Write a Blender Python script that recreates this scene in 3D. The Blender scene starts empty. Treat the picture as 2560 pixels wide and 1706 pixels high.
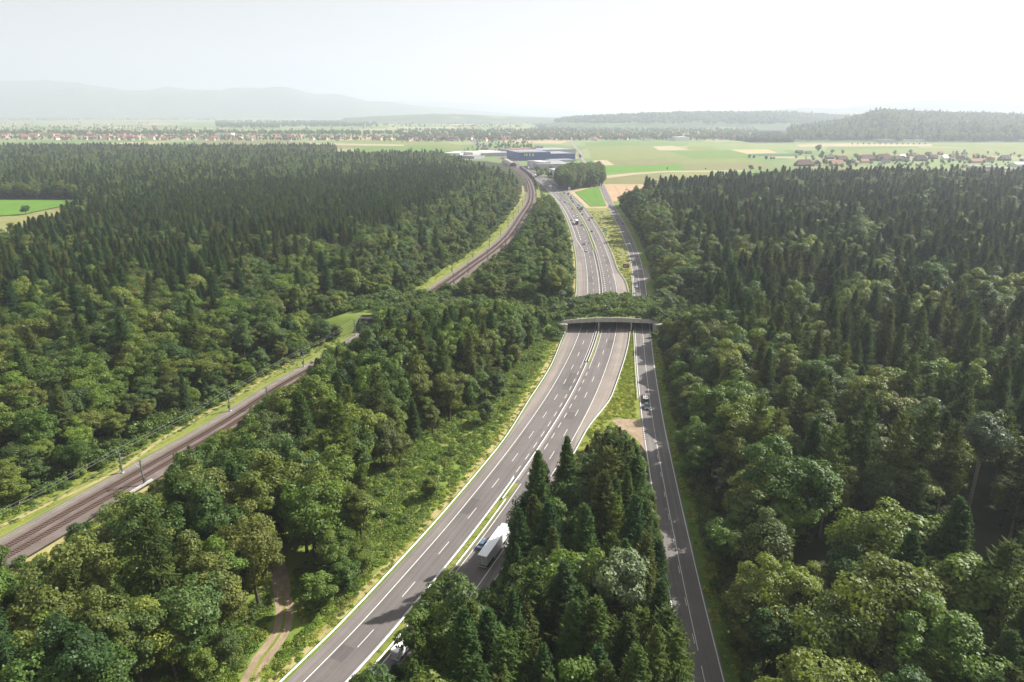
import bpy, bmesh, math, random
import numpy as np
from mathutils import Vector, Matrix

SC = bpy.context.scene
COL = SC.collection
rng = np.random.default_rng(7)
random.seed(7)

# ---------------------------------------------------------------- camera
CAM_H, FPX, PITCH = 110.0, 1707.0, math.atan(573 / 1707.0)
cam_data = bpy.data.cameras.new("camera")
cam_data.sensor_width = 36.0
cam_data.lens = 36.0 * FPX / 2560.0
cam_data.clip_start, cam_data.clip_end = 1.0, 120000.0
cam = bpy.data.objects.new("camera", cam_data)
cam.location = (0, 0, CAM_H)
cam.rotation_euler = (math.radians(90) - PITCH, 0, 0)
COL.objects.link(cam)
SC.camera = cam

# ---------------------------------------------------------------- sky, sun, exposure
SUN_AZ, SUN_EL = math.radians(66), math.radians(39)     # azimuth from +Y towards +X
world = bpy.data.worlds.new("World")
SC.world = world
world.use_nodes = True
wn = world.node_tree.nodes
wl = world.node_tree.links
wn.clear()
sky = wn.new("ShaderNodeTexSky")
sky.sky_type = 'NISHITA'
sky.sun_disc = False
sky.sun_elevation = SUN_EL
sky.sun_rotation = SUN_AZ
sky.altitude = 500
sky.air_density, sky.dust_density, sky.ozone_density = 1.0, 5.0, 1.0
bg = wn.new("ShaderNodeBackground")
bg.inputs["Strength"].default_value = 0.06
wo = wn.new("ShaderNodeOutputWorld")
# a thin even veil of high cloud whitens the summer sky
wtc = wn.new("ShaderNodeTexCoord"); wmp = wn.new("ShaderNodeMapping"); wmp.inputs["Scale"].default_value = (1.2, 2.0, 7.0)
wno = wn.new("ShaderNodeTexNoise"); wno.inputs["Scale"].default_value = 1.6; wno.inputs["Detail"].default_value = 5
wrm = wn.new("ShaderNodeValToRGB"); wrm.color_ramp.elements[0].position = 0.3; wrm.color_ramp.elements[0].color = (0.84, 0.84, 0.84, 1); wrm.color_ramp.elements[1].position = 0.7; wrm.color_ramp.elements[1].color = (0.94, 0.94, 0.94, 1)
wmx = wn.new("ShaderNodeMix"); wmx.data_type = 'RGBA'; wmx.inputs[7].default_value = (4.3, 4.25, 4.25, 1)
wl.new(wtc.outputs["Generated"], wmp.inputs["Vector"]); wl.new(wmp.outputs[0], wno.inputs["Vector"]); wl.new(wno.outputs["Fac"], wrm.inputs[0])
wl.new(wrm.outputs[0], wmx.inputs[0]); wl.new(sky.outputs[0], wmx.inputs[6])
wl.new(wmx.outputs[2], bg.inputs["Color"])
wl.new(bg.outputs[0], wo.inputs["Surface"])

sun_data = bpy.data.lights.new("sun", 'SUN')
sun_data.energy = 5.0
sun_data.angle = math.radians(0.55)
sun_data.color = (1.0, 0.95, 0.88)
sun = bpy.data.objects.new("sun", sun_data)
sdir = Vector((math.sin(SUN_AZ) * math.cos(SUN_EL), math.cos(SUN_AZ) * math.cos(SUN_EL), math.sin(SUN_EL)))
sun.rotation_euler = sdir.to_track_quat('Z', 'Y').to_euler()
sun.location = (300, 100, 400)
COL.objects.link(sun)

vs = SC.view_settings
vs.view_transform = 'Standard'
vs.look = 'None'
vs.exposure = 1.48
vs.gamma = 1.0
vs.use_curve_mapping = False
SC.cycles.use_denoising = True
SC.cycles.max_bounces = 6
SC.cycles.diffuse_bounces = 3
SC.cycles.glossy_bounces = 2
SC.cycles.transmission_bounces = 4
SC.cycles.transparent_max_bounces = 6
SC.cycles.volume_bounces = 1

# ---------------------------------------------------------------- helpers
def G(px, py, z=0.0):
    """photo pixel -> point of the horizontal plane at height z"""
    X = (px - 1280) / FPX; Y = (853 - py) / FPX
    fw = math.cos(PITCH) + math.sin(PITCH) * Y; up = -math.sin(PITCH) + math.cos(PITCH) * Y
    t = (CAM_H - z) / (-up)
    return (X * t, fw * t)

def project(x, y, z):
    dx, dy, dz = x, y, z - CAM_H
    c, s = math.cos(PITCH), math.sin(PITCH)
    d = dy * c - dz * s
    v = dy * s + dz * c
    d = np.maximum(d, 1e-3)
    return 1280 + FPX * dx / d, 853 - FPX * v / d, d

def inpoly(px, py, poly):
    px = np.asarray(px, float); py = np.asarray(py, float)
    r = np.zeros(px.shape, bool)
    n = len(poly)
    for i in range(n):
        x0, y0 = poly[i]; x1, y1 = poly[(i + 1) % n]
        if y0 == y1: continue
        c = ((y0 > py) != (y1 > py)) & (px < (x1 - x0) * (py - y0) / (y1 - y0) + x0)
        r ^= c
    return r

class Curve:
    """x as a smooth function of y"""
    def __init__(s, tab):
        a = np.array(sorted(tab, key=lambda q: q[1]), float)
        s.x, s.y = a[:, 0], a[:, 1]
        s.m = np.gradient(s.x, s.y)
    def at(s, y):
        y = np.asarray(y, float)
        i = np.clip(np.searchsorted(s.y, y) - 1, 0, len(s.y) - 2)
        h = s.y[i + 1] - s.y[i]; t = (y - s.y[i]) / h
        tc = np.clip(t, 0, 1)
        v = (2*tc**3 - 3*tc**2 + 1) * s.x[i] + (tc**3 - 2*tc**2 + tc) * h * s.m[i] + (-2*tc**3 + 3*tc**2) * s.x[i+1] + (tc**3 - tc**2) * h * s.m[i+1]
        v = v + np.where(t < 0, s.m[i] * (y - s.y[i]), 0) + np.where(t > 1, s.m[i+1] * (y - s.y[i+1]), 0)
        return v
    def off(s, y, d):
        y = np.asarray(y, float)
        dx = (s.at(y + 2) - s.at(y - 2)) / 4
        n = np.sqrt(1 + dx * dx)
        return s.at(y) + d / n, y - d * dx / n
    def head(s, y):
        """rotation about z that turns +Y into the direction of travel (away from the camera)"""
        return -math.atan(float(s.at(y + 3) - s.at(y - 3)) / 6)
    def arc(s, y0, y1, step, start=0.0):
        ys = np.arange(y0, y1, 0.5)
        xs = s.at(ys)
        l = np.concatenate([[0], np.cumsum(np.hypot(np.diff(xs), np.diff(ys)))])
        return np.interp(np.arange(start, l[-1], step), l, ys)

M = Curve([(-36.5, 100), (-26.7,120),(-18.05,140),(-9.75,160),(-2.05,180),(5.35,200),(15.7,230),(25.05,260),(33.2,290),(40.5,320),(46.7,350),(54.9,400),(58.6,430),(61.6,460),(65,500),(68.4,550),(71.0,600),(73.1,650),(74.5,700),(75.4,800),(74,900),(69,1000),(53,1200),(15,1500),(-24,1800),(-75,2200),(-150,2800),(-300,4000)])
S = Curve([(38.3,100),(40.2,120),(42.15,140),(44.3,160),(46.5,180),(48.8,200),(52.4,230),(56.45,260),(60.75,290),(65.35,320),(70,350),(78.2,400),(83.0,430),(87.6,460),(93.2,500),(99.2,550),(104.2,600),(108.4,650),(112,700),(118.6,800),(125.9,900),(133.6,1000),(141,1100),(152,1250),(165,1400)])
T = Curve([(-157,100),(-142.5,135),(-135,154),(-129,171),(-119,199),(-108,231),(-98,268),(-86,303),(-78,333),(-67,376),(-45,455),(-33,506),(-18,569),(-7,629),(1,692),(7.3,753),(12,795),(20,874),(25,982),(26,1095),(23,1222),(12,1362),(0,1488),(-14,1600),(-40,1800)])

def smooth(a, b, x):
    t = np.clip((np.asarray(x, float) - a) / (b - a), 0, 1)
    return t * t * (3 - 2 * t)

def tag(o, label=None, cat=None, group=None, kind=None):
    if label: o["label"] = label
    if cat: o["category"] = cat
    if group: o["group"] = group
    if kind: o["kind"] = kind
    return o

def link(name, me, mat=None, parent=None, loc=None, rz=None):
    if mat is not None and not me.materials:
        for m in (mat if isinstance(mat, (list, tuple)) else [mat]): me.materials.append(m)
    o = bpy.data.objects.new(name, me)
    COL.objects.link(o)
    if parent is not None: o.parent = parent
    if loc is not None: o.location = loc
    if rz is not None: o.rotation_euler = (0, 0, rz)
    return o

def empty(name, loc=(0, 0, 0), rz=0.0):
    o = bpy.data.objects.new(name, None)
    o.empty_display_size = 0.5
    COL.objects.link(o)
    o.location = loc; o.rotation_euler = (0, 0, rz)
    return o

def pymesh(name, v, f, smooth_=False):
    me = bpy.data.meshes.new(name)
    me.from_pydata([tuple(map(float, q)) for q in v], [], [tuple(map(int, q)) for q in f])
    if smooth_: me.shade_smooth()
    me.update()
    return me

class MB:
    """collects boxes, prisms and tubes into one mesh"""
    def __init__(s): s.v, s.f = [], []
    def add(s, v, f):
        n = len(s.v); s.v += [tuple(q) for q in v]; s.f += [tuple(i + n for i in q) for q in f]; return s
    def box(s, x0, x1, y0, y1, z0, z1):
        return s.add([(x0,y0,z0),(x1,y0,z0),(x1,y1,z0),(x0,y1,z0),(x0,y0,z1),(x1,y0,z1),(x1,y1,z1),(x0,y1,z1)],
                     [(0,3,2,1),(4,5,6,7),(0,1,5,4),(1,2,6,5),(2,3,7,6),(3,0,4,7)])
    def loft(s, rings, cap=True):
        n = len(rings[0]); v = [q for r in rings for q in r]; f = []
        for k in range(len(rings) - 1):
            for i in range(n):
                j = (i + 1) % n
                f.append((k*n+i, k*n+j, (k+1)*n+j, (k+1)*n+i))
        if cap:
            f.append(tuple(range(n))[::-1]); f.append(tuple(range((len(rings)-1)*n, len(rings)*n)))
        return s.add(v, f)
    def tube(s, pts, rad, n=6):
        rings = []
        for k, p in enumerate(pts):
            p = Vector(p)
            a = Vector(pts[max(k-1, 0)]); b = Vector(pts[min(k+1, len(pts)-1)])
            d = (b - a).normalized() if (b - a).length > 0 else Vector((0, 0, 1))
            u = d.orthogonal().normalized(); w = d.cross(u)
            r = rad[k] if isinstance(rad, (list, tuple, np.ndarray)) else rad
            rings.append([tuple(p + r * (math.cos(t) * u + math.sin(t) * w)) for t in [2*math.pi*i/n for i in range(n)]])
        return s.loft(rings)
    def wheel(s, x, y, z, r, w, n=12):
        rings = []
        for xx, rr in ((x-w/2, r*0.55), (x-w/2, r*.93), (x-w/2+.03, r), (x+w/2-.03, r), (x+w/2, r*.93), (x+w/2, r*0.55)):
            rings.append([(xx, y + rr*math.cos(2*math.pi*i/n), z + rr*math.sin(2*math.pi*i/n)) for i in range(n)])
        return s.loft(rings)
    def build(s, name, mat=None, parent=None, loc=None, rz=None, bevel=0.0, sm=False):
        me = pymesh(name, s.v, s.f, sm)
        o = link(name, me, mat, parent, loc, rz)
        if bevel:
            b = o.modifiers.new("bevel", 'BEVEL'); b.width = bevel; b.segments = 2; b.limit_method = 'ANGLE'
        return o

def copy_tree(o, parent=None):
    c = o.copy(); COL.objects.link(c)
    if parent is not None: c.parent = parent
    for ch in list(o.children): copy_tree(ch, c)
    return c

# ---------------------------------------------------------------- materials
def lin(r, g, b):
    f = lambda c: (c/255/12.92) if c/255 <= 0.04045 else ((c/255 + 0.055)/1.055)**2.4
    return (f(r), f(g), f(b), 1.0)

def mat_new(name):
    m = bpy.data.materials.new(name); m.use_nodes = True
    nt = m.node_tree; nt.nodes.clear()
    out = nt.nodes.new("ShaderNodeOutputMaterial")
    return m, nt, out

def principled(nt, out, color=(0.5,0.5,0.5,1), rough=0.7, spec=0.3, metal=0.0):
    b = nt.nodes.new("ShaderNodeBsdfPrincipled")
    b.inputs["Base Color"].default_value = color
    b.inputs["Roughness"].default_value = rough
    b.inputs["Specular IOR Level"].default_value = spec
    b.inputs["Metallic"].default_value = metal
    nt.links.new(b.outputs[0], out.inputs["Surface"])
    return b

def noise(nt, scale, detail=4, rough=0.6, vec=None, kind='Object'):
    n = nt.nodes.new("ShaderNodeTexNoise")
    n.inputs["Scale"].default_value = scale; n.inputs["Detail"].default_value = detail; n.inputs["Roughness"].default_value = rough
    if vec is None:
        tc = nt.nodes.new("ShaderNodeTexCoord"); vec = tc.outputs[kind]
    nt.links.new(vec, n.inputs["Vector"])
    return n.outputs["Fac"]

def ramp(nt, fac, stops, interp='LINEAR'):
    r = nt.nodes.new("ShaderNodeValToRGB"); r.color_ramp.interpolation = interp
    e = r.color_ramp.elements
    while len(e) < len(stops): e.new(0.5)
    for i, (p, c) in enumerate(stops): e[i].position = p; e[i].color = c
    nt.links.new(fac, r.inputs[0])
    return r.outputs[0]

def mixc(nt, fac, a, b, mode='MIX'):
    m = nt.nodes.new("ShaderNodeMix"); m.data_type = 'RGBA'; m.blend_type = mode
    for s, v in ((0, fac), (6, a), (7, b)):
        if hasattr(v, "is_linked") or hasattr(v, "links"): nt.links.new(v, m.inputs[s])
        else: m.inputs[s].default_value = v
    return m.outputs[2]

def bump(nt, b, h, strength=0.3, dist=0.05):
    n = nt.nodes.new("ShaderNodeBump"); n.inputs["Strength"].default_value = strength; n.inputs["Distance"].default_value = dist
    nt.links.new(h, n.inputs["Height"]); nt.links.new(n.outputs[0], b.inputs["Normal"])

def plain(name, col, rough=0.6, spec=0.3, metal=0.0, var=0.12, scale=2.0):
    m, nt, out = mat_new(name)
    b = principled(nt, out, col, rough, spec, metal)
    if var:
        d = tuple(c * (1 - var*1.6) for c in col[:3]) + (1,); l = tuple(min(1, c * (1 + var)) for c in col[:3]) + (1,)
        nt.links.new(ramp(nt, noise(nt, scale), [(0.3, d), (0.7, l)]), b.inputs["Base Color"])
    return m

def ground_mat(name, stops, s1=0.05, s2=0.6, bstr=0.4, rough=0.9, fine=0.35):
    """two scales of noise over a colour ramp"""
    m, nt, out = mat_new(name)
    b = principled(nt, out, rough=rough, spec=0.1)
    n1 = noise(nt, s1, 3); n2 = noise(nt, s2, 6, 0.75)
    mx = nt.nodes.new("ShaderNodeMix"); mx.data_type = 'FLOAT'; mx.inputs[0].default_value = fine
    nt.links.new(n1, mx.inputs[2]); nt.links.new(n2, mx.inputs[3])
    nt.links.new(ramp(nt, mx.outputs[0], stops), b.inputs["Base Color"])
    if bstr: bump(nt, b, n2, bstr, 0.3)
    return m

def leaf_mat(name, cols, trans=0.28, rough=0.5, spec=0.25, nscale=0.35):
    m, nt, out = mat_new(name)
    oi = nt.nodes.new("ShaderNodeObjectInfo")
    k = len(cols)
    c = ramp(nt, oi.outputs["Random"], [(i / max(k - 1, 1), q) for i, q in enumerate(cols)])
    n = noise(nt, nscale, 3, 0.7)
    c2 = mixc(nt, ramp(nt, n, [(0.36, (0, 0, 0, 1)), (0.64, (1, 1, 1, 1))]), (0.66, 0.70, 0.74, 1), (1.26, 1.20, 1.02, 1))
    mul = nt.nodes.new("ShaderNodeMath"); mul.operation = 'MULTIPLY'; mul.inputs[1].default_value = 7.31; nt.links.new(oi.outputs["Random"], mul.inputs[0])
    fr = nt.nodes.new("ShaderNodeMath"); fr.operation = 'FRACT'; nt.links.new(mul.outputs[0], fr.inputs[0])
    c = mixc(nt, 1.0, c, ramp(nt, fr.outputs[0], [(0.0, (0.68, 0.72, 0.76, 1)), (0.5, (1, 1, 1, 1)), (1.0, (1.32, 1.26, 1.15, 1))]), 'MULTIPLY')
    c3 = mixc(nt, 1.0, c, c2, 'MULTIPLY')
    b = nt.nodes.new("ShaderNodeBsdfPrincipled")
    b.inputs["Roughness"].default_value = rough; b.inputs["Specular IOR Level"].default_value = spec
    nt.links.new(c3, b.inputs["Base Color"])
    t = nt.nodes.new("ShaderNodeBsdfTranslucent")
    tc = mixc(nt, 1.0, c3, (1.25, 1.35, 0.55, 1), 'MULTIPLY')
    nt.links.new(tc, t.inputs["Color"])
    ms = nt.nodes.new("ShaderNodeMixShader"); ms.inputs[0].default_value = trans
    nt.links.new(b.outputs[0], ms.inputs[1]); nt.links.new(t.outputs[0], ms.inputs[2])
    nt.links.new(ms.outputs[0], out.inputs["Surface"])
    return m

MT = {}
MT['spruce'] = leaf_mat('spruce_needles', [(0.036,0.074,0.030,1),(0.056,0.098,0.030,1),(0.074,0.110,0.032,1),(0.096,0.114,0.036,1),(0.040,0.084,0.038,1),(0.064,0.110,0.030,1)], 0.32, 0.75, 0.06)
MT['larch'] = leaf_mat('larch_needles', [(0.06,0.095,0.022,1),(0.085,0.115,0.028,1),(0.05,0.085,0.025,1),(0.09,0.105,0.03,1)], 0.3, 0.75, 0.06)
MT['broad'] = leaf_mat('broad_leaves', [(0.048,0.098,0.024,1),(0.082,0.142,0.022,1),(0.116,0.172,0.028,1),(0.120,0.138,0.032,1),(0.058,0.108,0.034,1),(0.152,0.184,0.034,1),(0.076,0.132,0.024,1)], 0.38)
MT['willow'] = leaf_mat('silver_leaves', [(0.115,0.155,0.085,1),(0.10,0.14,0.072,1),(0.135,0.165,0.105,1)], 0.2)
MT['bush'] = leaf_mat('bush_leaves', [(0.075,0.13,0.022,1),(0.105,0.16,0.028,1),(0.065,0.115,0.026,1),(0.125,0.155,0.034,1)], 0.28)
MT['herb'] = leaf_mat('herb_leaves', [(0.12,0.20,0.026,1),(0.16,0.22,0.032,1),(0.11,0.18,0.032,1),(0.20,0.21,0.05,1)], 0.3)
MT['tuft'] = leaf_mat('grass_blades', [(0.20,0.27,0.045,1),(0.27,0.31,0.06,1),(0.33,0.31,0.09,1),(0.17,0.25,0.045,1)], 0.35, 0.8, 0.05)
MT['bark'] = plain('bark', (0.085,0.066,0.050,1), 0.9, 0.1, var=0.4, scale=3)
MT['bark_grey'] = plain('bark_grey', (0.20,0.18,0.155,1), 0.9, 0.1, var=0.3, scale=3)

def asphalt(name, base, lanes=0.0):
    m, nt, out = mat_new(name)
    b = principled(nt, out, rough=0.85, spec=0.25)
    d = tuple(c*0.86 for c in base[:3]) + (1,); l = tuple(c*1.12 for c in base[:3]) + (1,)
    c = ramp(nt, noise(nt, 0.06, 5, 0.7), [(0.32, d), (0.68, l)])
    g = noise(nt, 9.0, 2, 0.8)
    uv = nt.nodes.new("ShaderNodeUVMap"); mp = nt.nodes.new("ShaderNodeMapping"); mp.inputs["Scale"].default_value = (1.1, 0.008, 1.0)
    nt.links.new(uv.outputs[0], mp.inputs["Vector"])
    c = mixc(nt, 0.8, c, ramp(nt, noise(nt, 1.0, 4, 0.6, mp.outputs[0]), [(0.32, (0.76,0.76,0.77,1)), (0.68, (1.16,1.15,1.14,1))]), 'MULTIPLY')
    c = mixc(nt, 0.5, c, ramp(nt, g, [(0.25, (0.62,0.62,0.62,1)), (0.75, (1.35,1.35,1.35,1))]), 'MULTIPLY')
    nt.links.new(c, b.inputs["Base Color"])
    bump(nt, b, g, 0.15, 0.01)
    return m
MT['asphalt'] = asphalt('asphalt', (0.120,0.108,0.103,1))
MT['asphalt_patch'] = asphalt('asphalt_repair', (0.092,0.084,0.082,1))
MT['asphalt_light'] = asphalt('asphalt_shoulder', (0.160,0.143,0.132,1))
MT['asphalt_pale'] = asphalt('asphalt_layby', (0.205,0.178,0.155,1))
MT['asphalt_local'] = asphalt('asphalt_local_road', (0.135,0.124,0.118,1))
MT['gravel'] = ground_mat('gravel', [(0.3,(0.12,0.105,0.088,1)),(0.7,(0.20,0.175,0.15,1))], 0.2, 3.0)
MT['paint'] = plain('road_paint', (0.56,0.545,0.51,1), 0.6, 0.3, var=0.10, scale=1.5)
MT['paint_y'] = plain('road_paint_worn', (0.46,0.44,0.40,1), 0.6, 0.3, var=0.2, scale=1.5)
MT['ballast'] = ground_mat('ballast', [(0.25,(0.075,0.063,0.056,1)),(0.55,(0.145,0.117,0.105,1)),(0.8,(0.22,0.188,0.172,1))], 0.12, 5.0, 0.5)
MT['rust_rail'] = plain('rail_steel', (0.135,0.085,0.063,1), 0.5, 0.4, 0.3)
MT['sleeper'] = plain('sleepers', (0.10,0.07,0.058,1), 0.9, 0.1)
MT['galv'] = plain('galvanised_steel', (0.40,0.42,0.42,1), 0.45, 0.5, 0.35, var=0.06)
MT['galv_dark'] = plain('weathered_steel_post', (0.12,0.14,0.13,1), 0.6, 0.3, 0.2)
MT['concrete'] = plain('concrete', (0.36,0.335,0.30,1), 0.9, 0.15, var=0.22, scale=0.6)
MT['bridge_concrete'] = plain('bridge_concrete', (0.40,0.37,0.33,1), 0.9, 0.15, var=0.16, scale=0.5)
MT['concrete_pale'] = plain('concrete_pale', (0.36,0.345,0.325,1), 0.85, 0.15, var=0.12)
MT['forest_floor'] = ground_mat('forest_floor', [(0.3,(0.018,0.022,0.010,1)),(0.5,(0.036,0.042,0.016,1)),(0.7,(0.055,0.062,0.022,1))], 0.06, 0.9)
MT['meadow'] = ground_mat('meadow_grass', [(0.28,(0.075,0.125,0.022,1)),(0.5,(0.125,0.175,0.032,1)),(0.72,(0.19,0.20,0.055,1))], 0.09, 1.6)
MT['dry'] = ground_mat('dry_grass', [(0.3,(0.19,0.175,0.065,1)),(0.55,(0.30,0.255,0.115,1)),(0.75,(0.36,0.30,0.16,1))], 0.15, 2.0)
MT['verge'] = ground_mat('verge_grass', [(0.3,(0.085,0.125,0.024,1)),(0.5,(0.15,0.175,0.034,1)),(0.72,(0.24,0.215,0.07,1))], 0.13, 1.8, fine=.5)
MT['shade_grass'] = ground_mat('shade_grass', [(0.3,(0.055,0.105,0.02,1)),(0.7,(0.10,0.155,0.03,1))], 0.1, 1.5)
MT['dirt'] = ground_mat('dirt_track', [(0.3,(0.17,0.125,0.08,1)),(0.6,(0.29,0.225,0.155,1)),(0.8,(0.36,0.29,0.21,1))], 0.3, 2.0)
MT['white'] = plain('white_paint', (0.78,0.78,0.76,1), 0.4, 0.4, var=0.03)
MT['tyre'] = plain('tyre_rubber', (0.02,0.02,0.021,1), 0.8, 0.2)
MT['glass'] = plain('dark_glass', (0.02,0.026,0.032,1), 0.08, 0.6, var=0)
MT['dark'] = plain('dark_metal', (0.03,0.032,0.035,1), 0.5, 0.4)
MT['lamp'] = plain('lamp_glass', (0.75,0.77,0.8,1), 0.15, 0.6, var=0)
MT['red'] = plain('tail_lamp', (0.35,0.02,0.015,1), 0.25, 0.5, var=0)
MT['orange'] = plain('orange_marker', (0.7,0.25,0.03,1), 0.4, 0.4, var=0)
# ================================================================ GROUND
def patchwork():
    m, nt, out = mat_new('field_patchwork')
    b = principled(nt, out, rough=0.95, spec=0.08)
    tc = nt.nodes.new("ShaderNodeTexCoord")
    mp = nt.nodes.new("ShaderNodeMapping")
    mp.inputs["Rotation"].default_value = (0, 0, 0.35); mp.inputs["Scale"].default_value = (1/260, 1/420, 1)
    nt.links.new(tc.outputs["Object"], mp.inputs["Vector"])
    v = nt.nodes.new("ShaderNodeTexVoronoi"); v.distance = 'CHEBYCHEV'; v.inputs["Scale"].default_value = 1.0
    nt.links.new(mp.outputs[0], v.inputs["Vector"])
    sp = nt.nodes.new("ShaderNodeSeparateColor"); nt.links.new(v.outputs["Color"], sp.inputs[0])
    c = ramp(nt, sp.outputs[0], [(0.0,(0.13,0.175,0.065,1)),(0.22,(0.17,0.20,0.085,1)),(0.40,(0.11,0.17,0.05,1)),(0.58,(0.21,0.215,0.10,1)),(0.72,(0.15,0.20,0.07,1)),(0.82,(0.32,0.26,0.15,1)),(0.93,(0.19,0.21,0.09,1))], 'CONSTANT')
    n = noise(nt, 0.02, 5, 0.7)
    c = mixc(nt, 0.6, c, ramp(nt, n, [(0.3,(0.75,0.78,0.8,1)),(0.7,(1.15,1.12,1.1,1))]), 'MULTIPLY')
    nt.links.new(c, b.inputs["Base Color"])
    return m
gm = pymesh('ground', [(-45000,-3000,0),(45000,-3000,0),(45000,46000,0),(-45000,46000,0)], [(0,1,2,3)])
tag(link('ground', gm, patchwork()), 'wide plain of green and straw fields reaching the horizon', kind='structure')

def sheet(name, pts, z, mat, label=None, kind='structure', parent=None, sub=None):
    me = pymesh(name, [(x, y, z) for x, y in pts], [tuple(range(len(pts)))])
    bm = bmesh.new(); bm.from_mesh(me); bmesh.ops.triangulate(bm, faces=bm.faces); 
    for f in bm.faces:
        if f.normal.z < 0: f.normal_flip()
    bm.to_mesh(me); bm.free()
    o = link(name, me, mat, parent)
    if parent is None: tag(o, label, kind=kind)
    return o

def pxsheet(name, px, z, mat, label=None): return sheet(name, [G(*q) for q in px], z, mat, label)

def strip(name, c, d0, d1, y0, y1, z, mat, step=4.0, parent=None, label=None, kind='structure', link_it=True):
    ys = np.arange(y0, y1 + step * 0.5, step) if y1 > y0 else np.array([y0, y1])
    a = d0(ys) if callable(d0) else np.full_like(ys, d0); b = d1(ys) if callable(d1) else np.full_like(ys, d1)
    ax, ay = c.off(ys, a); bx, by = c.off(ys, b)
    zz = z(ys) if callable(z) else np.full_like(ys, z)
    v = [p for k in range(len(ys)) for p in ((ax[k], ay[k], zz[k]), (bx[k], by[k], zz[k]))]
    f = [(2*k, 2*k+1, 2*k+3, 2*k+2) for k in range(len(ys) - 1)]
    me = pymesh(name, v, f)
    dd_ = np.stack([a, b], 1).ravel(); uvl = me.uv_layers.new(name='UVMap'); li = np.zeros(len(me.loops), np.int32); me.loops.foreach_get('vertex_index', li)
    uvl.data.foreach_set('uv', np.stack([dd_[li], np.repeat(ys, 2)[li]], 1).astype(np.float32).ravel())
    o = link(name, me, mat, parent)
    if parent is None: tag(o, label, kind=kind)
    return o

# forest floor under all the woods
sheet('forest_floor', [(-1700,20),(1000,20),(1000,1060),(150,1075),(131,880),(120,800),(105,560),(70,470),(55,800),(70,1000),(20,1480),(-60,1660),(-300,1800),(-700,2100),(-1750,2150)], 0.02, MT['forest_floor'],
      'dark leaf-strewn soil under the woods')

# ---- fields
def crop(name, c, stripes=None, var=0.10):
    m, nt, out = mat_new(name)
    b = principled(nt, out, rough=0.95, spec=0.08)
    d = tuple(q*(1-1.5*var) for q in c) + (1,); l = tuple(q*(1+var) for q in c) + (1,)
    col = ramp(nt, noise(nt, 0.03, 5, 0.7), [(0.3, d), (0.7, l)])
    col = mixc(nt, 0.5, col, ramp(nt, noise(nt, 0.8, 3, 0.8), [(0.3,(0.72,0.75,0.7,1)),(0.7,(1.25,1.22,1.2,1))]), 'MULTIPLY')
    nt.links.new(col, b.inputs["Base Color"])
    return m
CR = dict(bright=crop('maize_green',(0.085,0.175,0.022)), green=crop('crop_green',(0.105,0.165,0.036)), pale=crop('pasture',(0.15,0.172,0.055)), grey=crop('ripening_barley',(0.15,0.15,0.062)),
          tan=crop('ripe_wheat',(0.34,0.235,0.145)), straw=crop('stubble',(0.31,0.26,0.165)), gold=crop('golden_wheat',(0.36,0.27,0.14)), dark=crop('beet_green',(0.055,0.105,0.05)), hay=crop('mown_hay',(0.185,0.185,0.07)))
def c7(*p): return [(1480 + x/2.319, 340 + y/2.319) for x, y in p]
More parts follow.
